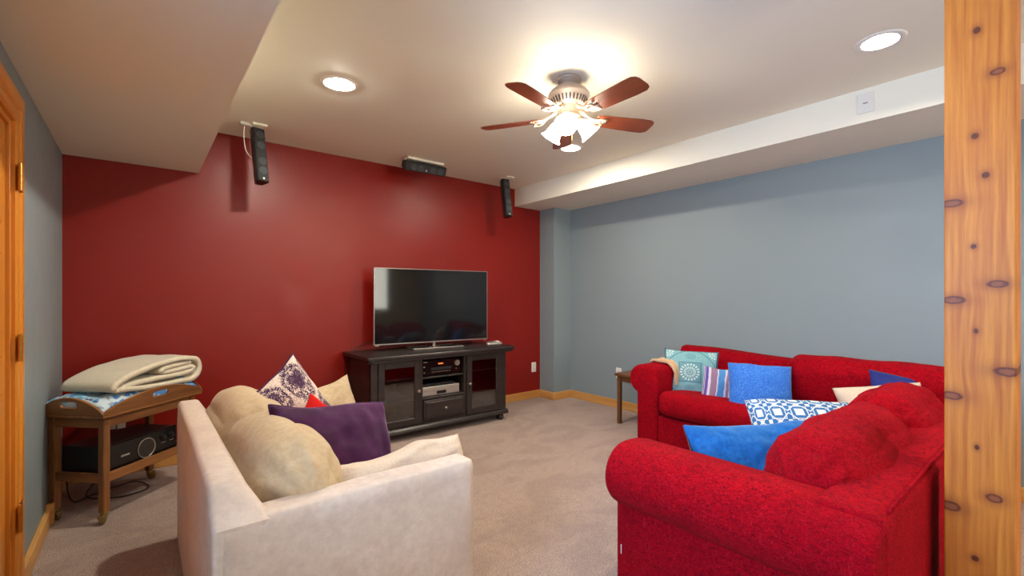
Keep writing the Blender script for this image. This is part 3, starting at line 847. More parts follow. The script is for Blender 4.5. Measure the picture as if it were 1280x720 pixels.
# ------------------------------------------------------------------ TV CONSOLE
def make_console():
    root = thing('tv_console', 'black wooden TV console with two glass doors and one drawer', 'TV stand', (0, 0, 0))
    x0, x1, y0, y1 = 1.421, 2.790, 3.54, 4.03
    W_ = 'black_wood'
    tp = prism([(1.38, 0.693), (1.38, 0.72), (2.868, 0.72), (2.868, 0.693), (2.845, 0.688), (2.815, 0.665), (1.430, 0.665), (1.40, 0.688)], 3.50, 4.06, 'Y', 0.004, 1)
    obj('top', tp, W_, root)
    cor = prism([(3.495, 0.72), (3.488, 0.712), (3.488, 0.695), (3.505, 0.688), (3.528, 0.668), (3.54, 0.662), (3.54, 0.72)], 1.385, 2.864, 'X')
    obj('cornice', cor, W_, root)
    obj('side_panel', box((x0, y0, 0.10), (x0 + .03, y1, 0.67), 0.003, 1), W_, root)
    obj('side_panel', box((x1 - .03, y0, 0.10), (x1, y1, 0.67), 0.003, 1), W_, root)
    obj('divider', box((1.862, y0 + .005, 0.12), (1.886, y1 - .02, 0.67)), W_, root)
    obj('divider', box((2.306, y0 + .005, 0.12), (2.330, y1 - .02, 0.67)), W_, root)
    obj('back_panel', box((x0 + .03, y1 - .012, 0.12), (x1 - .03, y1, 0.67)), W_, root)
    obj('bottom_panel', box((x0 + .03, y0 + .005, 0.10), (x1 - .03, y1 - .012, 0.125)), W_, root)
    bs = prism([(y0 - 0.02, 0.062), (y0 - 0.026, 0.075), (y0 - 0.02, 0.09), (y0 - 0.006, 0.104), (y0 + 0.02, 0.104), (y0 + .02, .062)], x0 - 0.02, x1 + 0.02, 'X', 0.003, 1)
    obj('base_moulding', bs, W_, root)
    for xa, xb in ((x0 - .02, x0 + .01), (x1 - .01, x1 + .02)):
        obj('base_moulding', box((xa, y0 + .02, 0.062), (xb, y1, 0.102), 0.005, 1), W_, root)
    for x in (x0 + 0.045, x1 - 0.045):
        for y in (y0 + 0.03, y1 - 0.05):
            obj('bun_foot', lathe([(0, 0.064), (0.030, 0.064), (0.030, 0.055), (0.026, 0.052), (0.034, 0.042), (0.037, 0.030), (0.034, 0.016), (0.027, 0.008), (0.025, 0), (0, 0)], 20, Matrix.Translation((x, y, 0))), W_, root, smooth='auto')
    # face stiles
    for xa, xb in ((x0, 1.478), (2.725, x1)):
        obj('face_stile', box((xa, y0 - .004, 0.104), (xb, y0 + .02, 0.668), 0.002, 1), W_, root)
    # shelves: middle bay and behind the glass
    obj('shelf', box((1.886, y0 + .01, 0.490), (2.306, y1 - .02, 0.502), 0.002, 1), W_, root)
    obj('shelf', box((1.886, y0 + .0, 0.312), (2.306, y1 - .02, 0.328), 0.002, 1), W_, root)
    for xa, xb in ((x0 + .03, 1.862), (2.330, x1 - .03)):
        for z in (0.30, 0.50):
            obj('shelf', box((xa, y0 + .06, z - .008), (xb, y1 - .015, z + .008), 0.002, 1), W_, root)
    # doors
    def door(xa, xb, z0, z1, knob_x):
        fw = 0.055
        d = obj('door', box((xa, y0 - .012, z0), (xa + fw, y0 + .004, z1), 0.003, 1), W_, root)
        b2 = bmesh.new()
        add_box(b2, (xb - fw, y0 - .012, z0), (xb, y0 + .004, z1), 0.003, 1)
        add_box(b2, (xa + fw, y0 - .012, z0), (xb - fw, y0 + .004, z0 + fw), 0.003, 1)
        add_box(b2, (xa + fw, y0 - .012, z1 - fw), (xb - fw, y0 + .004, z1), 0.003, 1)
        obj('door_frame', b2, W_, d)
        obj('glass_pane', box((xa + fw - .004, y0 - .005, z0 + fw - .004), (xb - fw + .004, y0 - .001, z1 - fw + .004)), 'cabinet_glass', d)
        m = Matrix.Translation((knob_x, y0 - .012, 0.40)) @ Matrix.Rotation(PI / 2, 4, 'X')
        obj('knob', lathe([(0.008, 0), (0.005, 0.008), (0.006, 0.012), (0.013, 0.017), (0.013, 0.022), (0.008, 0.026), (0, 0.027)], 16, m), 'pewter', d, smooth=True)
    door(1.482, 1.858, 0.122, 0.664, 1.835)
    door(2.333, 2.722, 0.112, 0.664, 2.356)
    dr = obj('drawer', box((1.890, y0 - .010, 0.132), (2.302, y0 + .30, 0.305), 0.004, 1), W_, root)
    obj('drawer_panel', box((1.906, y0 - .016, 0.148), (2.286, y0 - .006, 0.289), 0.006, 1), W_, dr)
    m = Matrix.Translation((2.098, y0 - .016, 0.222)) @ Matrix.Rotation(PI / 2, 4, 'X')
    obj('knob', lathe([(0.008, 0), (0.005, 0.008), (0.006, 0.012), (0.013, 0.017), (0.013, 0.022), (0.008, 0.026), (0, 0.027)], 16, m), 'pewter', dr, smooth=True)
make_console()

def make_receiver():
    root = thing('stereo_receiver', 'black stereo receiver with lit display on the console middle shelf', 'receiver', (2.105, 3.60, 0.502))
    obj('case', box((-0.19, 0, 0.010), (0.19, 0.32, 0.138), 0.003, 1), 'black_plastic', root)
    fp = obj('front_panel', box((-0.195, -0.014, 0.008), (0.195, 0, 0.140), 0.004, 1), 'gloss_black', root)
    obj('display_window', box((-0.115, -0.0165, 0.088), (0.085, -0.012, 0.124), 0.001, 1), 'gloss_black', fp)
    obj('display_text', box((-0.045, -0.0185, 0.099), (0.005, -0.016, 0.110)), 'orange_display', fp)
    obj('control_strip', box((-0.115, -0.0168, 0.048), (0.095, -0.012, 0.074), 0.002, 1), 'speaker_grille', fp)
    for k in range(9):
        obj('button', box((-0.108 + k * 0.022, -0.018, 0.030), (-0.096 + k * 0.022, -0.012, 0.038), 0.001, 1), 'pewter', fp)
    m = Matrix.Translation((0.150, -0.014, 0.098)) @ Matrix.Rotation(PI / 2, 4, 'X')
    obj('volume_knob', lathe([(0.027, 0), (0.027, 0.012), (0.024, 0.016), (0, 0.016)], 28, m), 'pewter', root, smooth='auto')
    for (x, z, c) in ((-0.182, 0.085, 'silver'), (-0.182, 0.036, 'brass'), (0.145, 0.045, 'brass')):
        obj('jack', box((x - .008, -0.0165, z - .006), (x + .008, -0.012, z + .006), 0.001, 1), c, fp)
    obj('nameplate', box((-0.188, -0.0155, 0.122), (-0.150, -0.0135, 0.129)), 'silver', fp)
    for sx in (-0.15, 0.15):
        for y in (0.03, 0.28):
            obj('foot', lathe([(0, 0), (0.016, 0), (0.016, 0.010), (0, 0.010)], 14, Matrix.Translation((sx, y, 0))), 'rubber', root, smooth='auto')
make_receiver()
def make_vcr():
    root = thing('disc_player', 'silver disc player on the console shelf under the receiver', 'disc player', (2.085, 3.585, 0.328))
    obj('case', box((-0.185, 0, 0.004), (0.185, 0.27, 0.080), 0.003, 1), 'silver', root)
    fp = obj('front_panel', box((-0.19, -0.012, 0.003), (0.19, 0, 0.082), 0.003, 1), 'silver', root)
    obj('tray_line', box((-0.175, -0.0135, 0.046), (0.175, -0.011, 0.0495)), 'pewter', fp)
    obj('tray_slot', box((-0.17, -0.0128, 0.054), (0.02, -0.011, 0.074), 0.001, 1), 'silver', fp)
    obj('display_window', box((-0.045, -0.0145, 0.014), (0.050, -0.011, 0.040), 0.001, 1), 'gloss_black', fp)
    for k in range(4): obj('button', box((-0.165 + k * 0.018, -0.0145, 0.010), (-0.153 + k * 0.018, -0.011, 0.016), 0.0005, 1), 'pewter', fp)
    for k in range(3): obj('button', box((0.085 + k * 0.03, -0.0145, 0.058), (0.105 + k * 0.03, -0.011, 0.066), 0.0005, 1), 'pewter', fp)
    r2 = thing('media_box', 'flat black media box lying on top of the silver disc player', 'media box', (2.075, 3.60, 0.410))
    obj('case', box((-0.17, 0, 0), (0.15, 0.22, 0.026), 0.004, 1), 'black_plastic', r2)
    for x in (-0.105, 0.0): obj('light', box((x - .008, -0.002, 0.010), (x + .008, 0.001, 0.017)), 'blue_glow', r2)
make_vcr()
def small_black_box():
    r2 = thing('network_box', 'small upright grey box at the right of the console middle bay', 'box', (2.288, 3.63, 0.328))
    obj('case', box((-0.012, 0, 0), (0.014, 0.10, 0.075), 0.003, 1), 'speaker_grille', r2)
    obj('front_plate', box((-0.008, -0.002, 0.005), (0.010, 0.001, 0.07), 0.0005, 1), 'black_plastic', r2)
small_black_box()
# little figurines in the left cabinet
def figurine(x, y, z, s, label):
    r = thing('figurine', label, 'figurine', (x, y, z))
    obj('base', lathe([(0, 0), (.022 * s, 0), (.022 * s, .008 * s), (.016 * s, .014 * s), (0, .014 * s)], 16), 'porcelain', r, smooth='auto')
    obj('body', lathe([(.014 * s, .012 * s), (.018 * s, .03 * s), (.012 * s, .05 * s), (.006 * s, .06 * s), (.012 * s, .07 * s), (.011 * s, .083 * s), (0, .09 * s)], 16), 'porcelain', r, smooth=True)
figurine(1.565, 3.64, 0.508, 0.85, 'small white figurine on the upper shelf behind the left glass door')
figurine(1.575, 3.64, 0.308, 0.7, 'small white figurine on the lower shelf behind the left glass door')

# TV
def make_tv():
    a = math.atan2(-0.105, 1.155)
    root = thing('television', 'large flat-screen television with thin silver bezel on the black console', 'television', (2.178, 3.855, 0.72), a)
    w, z0, z1 = 1.165, 0.050, 0.742
    obj('back_shell', box((-w / 2 + .004, 0.004, z0 + .004), (w / 2 - .004, 0.03, z1 - .004), 0.004, 1), 'black_plastic', root)
    obj('rear_housing', box((-0.36, 0.025, z0 + .02), (0.36, 0.06, z0 + 0.42), 0.012, 2), 'black_plastic', root)
    obj('screen', box((-w / 2 + .007, -0.002, z0 + .010), (w / 2 - .007, 0.006, z1 - .007)), 'tv_screen', root)
    b = bmesh.new()
    for lo, hi in (((-w / 2, -.005, z0), (w / 2, .012, z0 + .011)), ((-w / 2, -.005, z1 - .007), (w / 2, .012, z1)),
                   ((-w / 2, -.005, z0 + .011), (-w / 2 + .007, .012, z1 - .007)), ((w / 2 - .007, -.005, z0 + .011), (w / 2, .012, z1 - .007))):
        add_box(b, lo, hi, 0.0015, 1)
    obj('bezel', b, 'bezel_silver', root)
    st = obj('stand', tube([(0, 0.02, 0.012), (0, 0.022, 0.07)], 0.018, 16), 'bezel_silver', root, smooth='auto')
    b = bmesh.new()
    pts = [(-0.30, -0.09), (0.22, -0.09), (0.27, 0.09), (-0.25, 0.09)]
    pts = [(-0.25, -0.11), (0.25, -0.11), (0.25, 0.10), (-0.25, 0.10)]
    for (p, q) in zip(pts, pts[1:] + pts[:1]):
        add_tube(b, [(p[0], p[1], 0.0075), (q[0], q[1], 0.0075)], 0.0075, 8)
    add_box(b, (-0.03, -0.105, 0.004), (0.03, 0.095, 0.013), 0.002, 1)
    obj('stand_loop', b, 'bezel_silver', st)
    for sx in (-1, 1):
        obj('corner_tab', box((sx * (w / 2 - .03) - .016, -0.003, z0 - .010), (sx * (w / 2 - .03) + .016, 0.01, z0 + .001), 0.002, 1), 'bezel_silver', root)
make_tv()
def make_gamepad(loc, yaw, label, m1):
    r = thing('remote_control', label, 'remote', loc, yaw)
    b = softbox((0.17, 0.055, 0.030), 0.012, (0, 0.004, 0.002), (12, 8, 4), 3, 0.0)
    obj('body', b, m1, r, smooth=True, loc=(0, 0, 0.0165))
    obj('key_panel', box((-0.06, -0.016, 0.0305), (0.03, 0.016, 0.0345), 0.001, 1), 'gloss_black', r)
    for k in range(3): obj('button', lathe([(0, 0.034), (0.006, 0.034), (0.006, 0.037), (0, 0.0375)], 10, Matrix.Translation((-0.045 + k * 0.03, 0, 0))), 'silver', r)
make_gamepad((2.725, 3.645, 0.72), R(-8), 'silver grey remote lying at the right end of the console', 'silver')
make_gamepad((2.775, 3.72, 0.72), R(18), 'white remote lying behind the grey one on the console', 'white_plastic')
c = obj('television_cable', tube(spline([(1.66, 3.97, 0.83), (1.58, 4.03, 0.78), (1.50, 4.055, 0.74), (1.42, 4.058, 0.68), (1.395, 4.05, 0.55), (1.405, 4.045, 0.45), (1.36, 4.05, 0.36), (1.40, 4.05, 0.30), (1.38, 4.045, 0.12), (1.36, 4.04, 0.02)], 8), 0.004, 6), 'cable_black', smooth=True)
tag(c, 'thin black cable hanging down behind the left end of the console', 'cable')

# ------------------------------------------------------------------ BUTLER TRAY CART
TH = R(44)
cl = Vector((math.cos(TH), math.sin(TH), 0)); cs = Vector((-math.sin(TH), math.cos(TH), 0))
CN = Vector((-0.15, 3.25, 0))                  # near leg; local x = long side, local y = short side
LX, LY = 0.56, 0.30
def make_cart():
    root = thing('tray_cart', 'wooden butler tray cart on brass casters in the corner', 'cart', CN, TH)
    for (x, y) in ((0, 0), (LX, 0), (0, LY), (LX, LY)):
        lg = obj('leg', box((x - .018, y - .018, 0.06), (x + .018, y + .018, 0.565), 0.003, 1), 'oak_z', root)
        cst = bmesh.new()
        add_lathe(cst, [(0, 0.064), (0.016, 0.062), (0.018, 0.048), (0.012, 0.044), (0, 0.044)], 16, Matrix.Translation((x, y, 0)))
        ra = R(200 + 40 * (x > 0) + 65 * (y > 0))
        m = Matrix.Translation((x, y, 0)) @ Matrix.Rotation(ra, 4, 'Z')
        add_lathe(cst, [(0.0, -0.013), (0.014, -0.012), (0.023, -0.006), (0.025, 0), (0.023, 0.006), (0.014, 0.012), (0, 0.013)], 20,
                  m @ Matrix.Translation((0.012, 0, 0.0255)) @ Matrix.Rotation(PI / 2, 4, 'X'))
        add_box(cst, (-0.014, -0.016, 0.030), (0.034, 0.016, 0.050), 0.008, 2, m)
        obj('caster', cst, 'worn_brass', lg, smooth='auto')
    for (lo, hi, mm) in (((.018, -.010, .505), (LX - .018, .008, .562), 'oak_x'), ((.018, LY - .008, .505), (LX - .018, LY + .010, .562), 'oak_x'),
                     ((-.010, .018, .505), (.008, LY - .018, .562), 'oak_y'), ((LX - .008, .018, .505), (LX + .010, LY - .018, .562), 'oak_y')):
        obj('apron', box(lo, hi, 0.002, 1), mm, root)
    for (lo, hi, mm) in (((.018, -.012, .215), (LX - .018, .006, .262), 'oak_x'), ((.018, LY - .006, .215), (LX - .018, LY + .012, .262), 'oak_x'),
                     ((-.012, .018, .215), (.006, LY - .018, .262), 'oak_y'), ((LX - .006, .018, .215), (LX + .012, LY - .018, .262), 'oak_y')):
        obj('shelf_rail', box(lo, hi, 0.002, 1), mm, root)
    obj('lower_shelf', box((.0, .004, .222), (LX, LY - .004, .232)), 'oak_x', root)
    tx0, tx1, ty0, ty1, tz = -0.045, LX + 0.045, -0.045, LY + 0.045, 0.578
    tr = obj('tray', box((tx0, ty0, 0.564), (tx1, ty1, tz), 0.003, 1), 'oak_x', root)
    def flap(L, h, mtx, mm):
        bm = bmesh.new(); es = []
        def loop(pts):
            vs = [bm.verts.new((x, 0, z)) for x, z in pts]
            for a, b in zip(vs, vs[1:] + vs[:1]): es.append(bm.edges.new((a, b)))
        n = 26
        top = [(L / 2 - L * k / n, h * (0.10 + 0.90 * max(0.0, math.sin(PI * k / n)) ** 0.72)) for k in range(n + 1)]
        loop([(-L / 2, 0), (L / 2, 0)] + top)
        sw, shh, zc = 0.036, 0.017, h * 0.60
        loop(arc(sw, zc, shh, -90, 90, 8) + arc(-sw, zc, shh, 90, 270, 8))
        bmesh.ops.triangle_fill(bm, use_beauty=True, edges=es)
        ext = bmesh.ops.extrude_face_region(bm, geom=bm.faces[:])
        for g in ext['geom']:
            if isinstance(g, bmesh.types.BMVert): g.co.y += 0.012
        bmesh.ops.transform(bm, matrix=mtx, verts=bm.verts[:])
        obj('tray_flap', bm, mm, tr)
    xm, ym = (tx0 + tx1) / 2, (ty0 + ty1) / 2
    Tm, Rz, Rx = Matrix.Translation, lambda a: Matrix.Rotation(a, 4, 'Z'), lambda a: Matrix.Rotation(a, 4, 'X')
    flap(tx1 - tx0, 0.098, Tm((xm, ty0, tz)) @ Rx(R(16)), 'oak_x')
    flap(tx1 - tx0, 0.098, Tm((xm, ty1, tz)) @ Rz(PI) @ Rx(R(10)), 'oak_x')
    flap(ty1 - ty0, 0.096, Tm((tx0, ym, tz)) @ Rz(-PI / 2) @ Rx(R(10)), 'oak_y')
    flap(ty1 - ty0, 0.096, Tm((tx1, ym, tz)) @ Rz(PI / 2) @ Rx(R(14)), 'oak_y')
make_cart()

# subwoofer on the lower shelf
def make_sub():
    o = CN + cl * 0.025 + cs * 0.02
    root = thing('subwoofer', 'black subwoofer box with round port on the cart lower shelf', 'subwoofer', (o.x, o.y, 0.233), TH)
    obj('cabinet', box((0, 0.014, 0), (0.45, 0.27, 0.158), 0.006, 2), 'black_plastic', root)
    fp = obj('front_panel', box((0, 0, 0), (0.45, 0.016, 0.160), 0.004, 1), 'gloss_black', root)
    m = Matrix.Translation((0.240, 0.0, 0.080)) @ Matrix.Rotation(PI / 2, 4, 'X')
    obj('port_ring', lathe([(0.056, -0.002), (0.0585, 0.003), (0.056, 0.006), (0.053, 0.003), (0.050, -0.002)], 36, m), 'pewter', fp, smooth=True)
    obj('port', lathe([(0.052, 0.002), (0.040, 0.0015), (0.020, 0.001), (0, 0.001)], 30, m), 'rubber', fp, smooth=True)
    for x in (0.352, 0.410):
        mk = Matrix.Translation((x, 0.0, 0.108)) @ Matrix.Rotation(PI / 2, 4, 'X')
        kb = obj('dial', lathe([(0.019, -0.001), (0.019, 0.003), (0.013, 0.004), (0.012, 0.014), (0, 0.015)], 20, mk), 'black_plastic', fp, smooth='auto')
        obj('dial_mark', box((x - .014, -0.003, 0.076), (x + .014, 0.001, 0.080)), 'pewter', kb)
    obj('nameplate', box((0.085, -0.002, 0.078), (0.135, 0.001, 0.087)), 'silver', fp)
make_sub()
o1 = CN + cs * 0.33
c = obj('power_cord', tube(spline([(-0.124, YR - 0.05, 0.365), (-0.13, YR - 0.09, 0.30), (-0.20, 3.90, 0.08), (-0.25, 3.72, 0.012), (-0.10, 3.60, 0.008), (0.04, 3.66, 0.008), (-0.04, 3.84, 0.008), (-0.22, 3.74, 0.008),
             (-0.30, 3.62, 0.03), (-0.325, 3.60, 0.16), (-0.31, 3.64, 0.30), (-0.28, 3.66, 0.34), (-0.20, 3.60, 0.33)], 8), 0.0035, 6), 'cable_black', smooth=True)
tag(c, 'tangled black power cord on the carpet under the wooden cart', 'cord')

# blue printed sheet and folded blanket on the cart
def make_sheet():
    nx, ny = 46, 30; bm = bmesh.new(); g = []
    x0, x1, y0, y1 = -0.038, LX + 0.04, -0.026, LY + 0.03
    for s in (0, 1):
        lay = []
        for i in range(nx + 1):
            row = []
            for j in range(ny + 1):
                u, v = i / nx, j / ny
                e = min(1, min(u, 1 - u) * 9) ** 0.5 * min(1, min(v, 1 - v) * 7) ** 0.5
                hgt = 0.024 + e * (0.062 + 0.03 * noise.noise(Vector((u * 5, v * 3.5, 2))) + 0.012 * noise.noise(Vector((u * 13, v * 9, 5))))
                if u > 0.82: hgt += 0.03 * (u - 0.82) / 0.18 * e
                if u < 0.15: hgt += 0.028 * (0.15 - u) / 0.15 * min(1, v * 3 + 0.3)
                x = x0 + (x1 - x0) * u; y = y0 + (y1 - y0) * v
                row.append(bm.verts.new((x, y, 0.5795 + (hgt if s else 0.0))))
            lay.append(row)
        for i in range(nx):
            for j in range(ny): bm.faces.new((lay[i][j], lay[i + 1][j], lay[i + 1][j + 1], lay[i][j + 1]))
        g.append(lay)
    rim = lambda L: [L[i][0] for i in range(nx)] + [L[nx][j] for j in range(ny)] + [L[i][ny] for i in range(nx, 0, -1)] + [L[0][j] for j in range(ny, 0, -1)]
    a, b = rim(g[0]), rim(g[1])
    for k in range(len(a)): bm.faces.new((a[k], a[(k + 1) % len(a)], b[(k + 1) % len(b)], b[k]))
    o = obj('printed_sheet', bm, 'blue_print_sheet', smooth=True, loc=CN, rot=(0, 0, TH))
    tag(o, 'crumpled blue and white printed sheet lying in the cart tray', 'bed sheet')
make_sheet()

def make_blanket():
    """folded ribbon: path in the long-side/vertical plane, thick, extruded along the short side"""
    th = 0.034
    path = spline([(0.03, 0.006), (0.12, 0.016), (0.30, 0.020), (0.45, 0.022), (0.50, 0.040), (0.485, 0.062), (0.40, 0.058), (0.30, 0.054), (0.27, 0.066), (0.31, 0.088), (0.42, 0.095),
                   (0.47, 0.098)], 7)
    outer = spline([(0.02, 0.010), (0.20, -0.008), (0.40, -0.012), (0.52, -0.004), (0.565, 0.045), (0.548, 0.105), (0.48, 0.128), (0.36, 0.126), (0.20, 0.108), (0.08, 0.078), (0.0, 0.044), (-0.012, 0.018), (0.02, 0.008)], 7)
    def ribbon(path, th, y0, y1, seed, ny=18):
        bm = bmesh.new(); P2 = [Vector((p[0], p[1])) for p in path]; n = len(P2)
        nor = []
        for i in range(n):
            d = (P2[min(i + 1, n - 1)] - P2[max(i - 1, 0)]).normalized(); nor.append(Vector((-d.y, d.x)))
        sec = []
        m = 6
        left = [P2[i] + nor[i] * th / 2 for i in range(n)]; right = [P2[i] - nor[i] * th / 2 for i in range(n)]
        d_end = (P2[-1] - P2[-2]).normalized(); d_st = (P2[0] - P2[1]).normalized()
        cap_e = [P2[-1] + (nor[-1] * math.cos(a) + d_end * math.sin(a)) * th / 2 for a in [PI * k / m for k in range(1, m)]]
        cap_s = [P2[0] + (-nor[0] * math.cos(a) + d_st * math.sin(a)) * th / 2 for a in [PI * k / m for k in range(1, m)]]
        outl = left + cap_e + right[::-1] + cap_s
        N_ = len(outl); rows = []
        for j in range(ny + 1):
            v = j / ny; e = 1 - (abs(2 * v - 1)) ** 10 * 0.18
            row = []
            for k, q in enumerate(outl):
                mid = P2[min(n - 1, k)] if k < n else q
                y = y0 + (y1 - y0) * v
                wv = 0.006 * noise.noise(Vector((q.x * 9, y * 9, seed)))
                wv2 = 0.012 * noise.noise(Vector((q.x * 4, q.y * 9, seed + 5)))
                row.append(bm.verts.new((q.x, y + wv2, q.y + wv)))
            rows.append(row)
        for a, b in zip(rows, rows[1:]):
            for k in range(N_): bm.faces.new((a[k], a[(k + 1) % N_], b[(k + 1) % N_], b[k]))
        # end caps as strips between the two sides of the ribbon
        for row in (rows[0], rows[-1]):
            Lr = row[:n]; off = n + len(cap_e); Rr = row[off:off + n][::-1]
            for k in range(n - 1): bm.faces.new((Lr[k], Lr[k + 1], Rr[k + 1], Rr[k]))
            ce = [Lr[-1]] + row[n:n + len(cap_e)] + [Rr[-1]]
            bm.faces.new(ce)
            cs_ = [Rr[0]] + row[off + n:] + [Lr[0]]
            bm.faces.new(cs_)
        return bm
    root = thing('folded_blanket', 'thick folded cream wool blanket on top of the tray cart', 'blanket', CN + cl * 0.055 + cs * 0.01 + Vector((0, 0, 0.682)), TH)
    a = ribbon(outer[:-4], 0.028, -0.03, LY - 0.01, 3)
    obj('outer_fold', a, 'blanket_wool', root, smooth=True)
    b = ribbon(path, th, -0.022, LY - 0.02, 8)
    for v in b.verts: v.co.z = v.co.z * 0.80 + 0.018; v.co.x = v.co.x * 1.0 + 0.012
    obj('inner_fold', b, 'blanket_wool', root, smooth=True)
make_blanket()

# ------------------------------------------------------------------ CREAM LOVESEAT
def make_loveseat():
    root = thing('loveseat', 'cream microsuede loveseat with a low back facing the red sofa', 'loveseat', (0, 0, 0))
    X0, X1, Y0, Y1 = 0.14, 0.965, 1.40, 2.80
    m = 'cream_suede'
    def wav(bm, seed, amp=0.006, f=4):
        bmesh.ops.subdivide_edges(bm, edges=bm.edges[:], cuts=3, use_grid_fill=True)
        for v in bm.verts:
            v.co += Vector((noise.noise(v.co * f + Vector((seed, 0, 0))), noise.noise(v.co * f + Vector((0, seed, 4))), 0.5 * noise.noise(v.co * f + Vector((3, 0, seed))))) * amp
        return bm
    # back: slab whose top dips down to the arm at the near end
    def prof(side):
        return [(Y0 + 0.002, 0.01), (Y1 - 0.002, 0.01), (Y1 - 0.002, 0.60), (Y1 - 0.06, 0.695), (Y1 - 0.2, 0.70), (1.9, 0.695), (1.50, 0.685), (Y0 + 0.03, 0.612), (Y0 + 0.002, 0.59)]
    b = prism(prof(0), X0, X0 + 0.15, 'X', 0.018, 3)
    for v in b.verts:
        if v.co.x > X0 + 0.07: v.co.x -= 0.062 * max(0.0, min(1.0, (v.co.z - 0.58) / 0.10))
    obj('back', b, m, root, smooth='auto')
    bb = softbox((X1 - X0 - 0.01, 0.115, 0.60), 0.026, (0, 0.006, 0.0), (26, 8, 18), 2, 0.006, 4)
    obj('arm', bb, m, root, smooth=True, loc=((X0 + X1) / 2 + .005, Y0 + 0.0575, 0.303))
    bb = softbox((X1 - X0 - 0.01, 0.115, 0.60), 0.026, (0, 0.006, 0.0), (26, 8, 18), 5, 0.006, 4)
    obj('arm', bb, m, root, smooth=True, loc=((X0 + X1) / 2 + .005, Y1 - 0.0575, 0.303))
    obj('base', softbox((X1 - X0 - 0.14, Y1 - Y0 - 0.23, 0.29), 0.02, (0, 0, 0), (14, 20, 8), 4, 0.003), m, root, smooth=True, loc=((X0 + X1) / 2 + 0.06, (Y0 + Y1) / 2, 0.155))
    ys = [(1.52, 2.10), (2.105, 2.68)]
    for i, (a, b_) in enumerate(ys):
        obj('seat_cushion', softbox((0.68, b_ - a, 0.15), 0.05, (0.01, 0.0, 0.02), (18, 18, 8), 10 + i, 0.006), 'cream_cushion', root, smooth=True, loc=(0.615, (a + b_) / 2, 0.372))
    # big slouching back cushions with gathered ends
    def gather(L):
        def fn(p):
            v = p.y / (L / 2)
            g = abs(v) ** 4
            ang = math.atan2(p.z, p.x)
            k = 1 - 0.10 * g + 0.05 * g * math.sin(ang * 12)
            sag = 0.0
            return Vector((p.x * k + 0.005 * math.sin(p.y * 13 + p.z * 9), p.y, p.z * k + sag))
        return fn
    for i, (yc, L, zc, xc, tilt) in enumerate(((1.815, 0.61, 0.565, 0.405, 22), (2.395, 0.60, 0.580, 0.395, 20))):
        b = softbox((0.25, L, 0.36), 0.11, (0.03, 0.03, 0.025), (22, 44, 28), 20 + i, 0.006, 2.4, gather(L))
        obj('back_cushion', b, 'cream_cushion', root, smooth=True, loc=(xc, yc, zc), rot=(0, R(-tilt), R(3 - 2 * i)))
make_loveseat()
GL = 'pillows on the cream loveseat'
pillow('throw_pillow', 0.52, 0.24, 0.15, ['beige_pillow'], (0.765, 1.595, 0.505), R(-2), R(8), R(-4), 'flat beige pillow propped along the near arm of the cream loveseat', 5, 0.02, n=34, p=0.30, wr=0.018, group=GL)
pillow('velvet_pillow', 0.47, 0.42, 0.19, ['purple_velvet', 'damask'], (0.595, 1.805, 0.585), R(10), R(30), R(7), 'deep purple velvet pillow with piped edge leaning on the loveseat', 3, 0.06, n=34, p=0.42, wr=0.014, piping='purple_velvet', group=GL)
pillow('damask_pillow', 0.36, 0.40, 0.18, ['damask', 'purple_velvet'], (0.560, 2.36, 0.660), R(22), R(12), R(-32), 'purple and white damask pillow standing corner up on the loveseat', 9, 0.10, n=28, p=0.45, wr=0.008, piping='purple_velvet', group=GL)
pillow('small_pillow', 0.24, 0.24, 0.13, ['red_pillow'], (0.625, 2.12, 0.610), R(15), R(15), R(36), 'small bright red pillow tucked behind the purple velvet pillow', 12, 0.1, wr=0.006, group=GL)
pillow('arm_pillow', 0.42, 0.32, 0.16, ['cream_cushion'], (0.760, 2.565, 0.555), R(5), R(18), R(-12), 'plain cream pillow leaning on the far arm of the loveseat', 14, 0.05, wr=0.012, group=GL)

# ------------------------------------------------------------------ RED SECTIONAL
def scroll_profile(out, top, crease, inner):
    """rolled arm outline: outer face at 0, roll bulges outwards (negative), width to +inner"""
    r = (top - crease) / 2 * 1.02; zc = top - r; xc = -out + r
    pts = [(0.0, 0.0), (0.0, crease - 0.004)]
    a0 = math.degrees(math.atan2(crease + 0.006 - zc, 0.0 - xc))
    a0 = a0 % 360
    pts += arc(xc, zc, r, a0, 90, 18)
    if inner > xc + 0.02:
        pts += [(xc + (inner - xc) * 0.45, top - 0.004), (inner - 0.03, top - 0.02), (inner - 0.006, top - 0.05)]
    pts += [(inner, 0.40), (inner, 0.0)]
    return pts

def rotmap(bm, f):
    for v in bm.verts: v.co = Vector(f(*v.co))
    return bm

def gathered(L, k1=0.12):
    def fn(p):
        v = p.x / (L / 2); g = abs(v) ** 5; ang = math.atan2(p.z, p.y)
        k = 1 - k1 * g + 0.06 * g * math.sin(ang * 12)
        return Vector((p.x, p.y * k + 0.008 * math.sin(p.x * 17 + p.z * 6), p.z * k))
    return fn

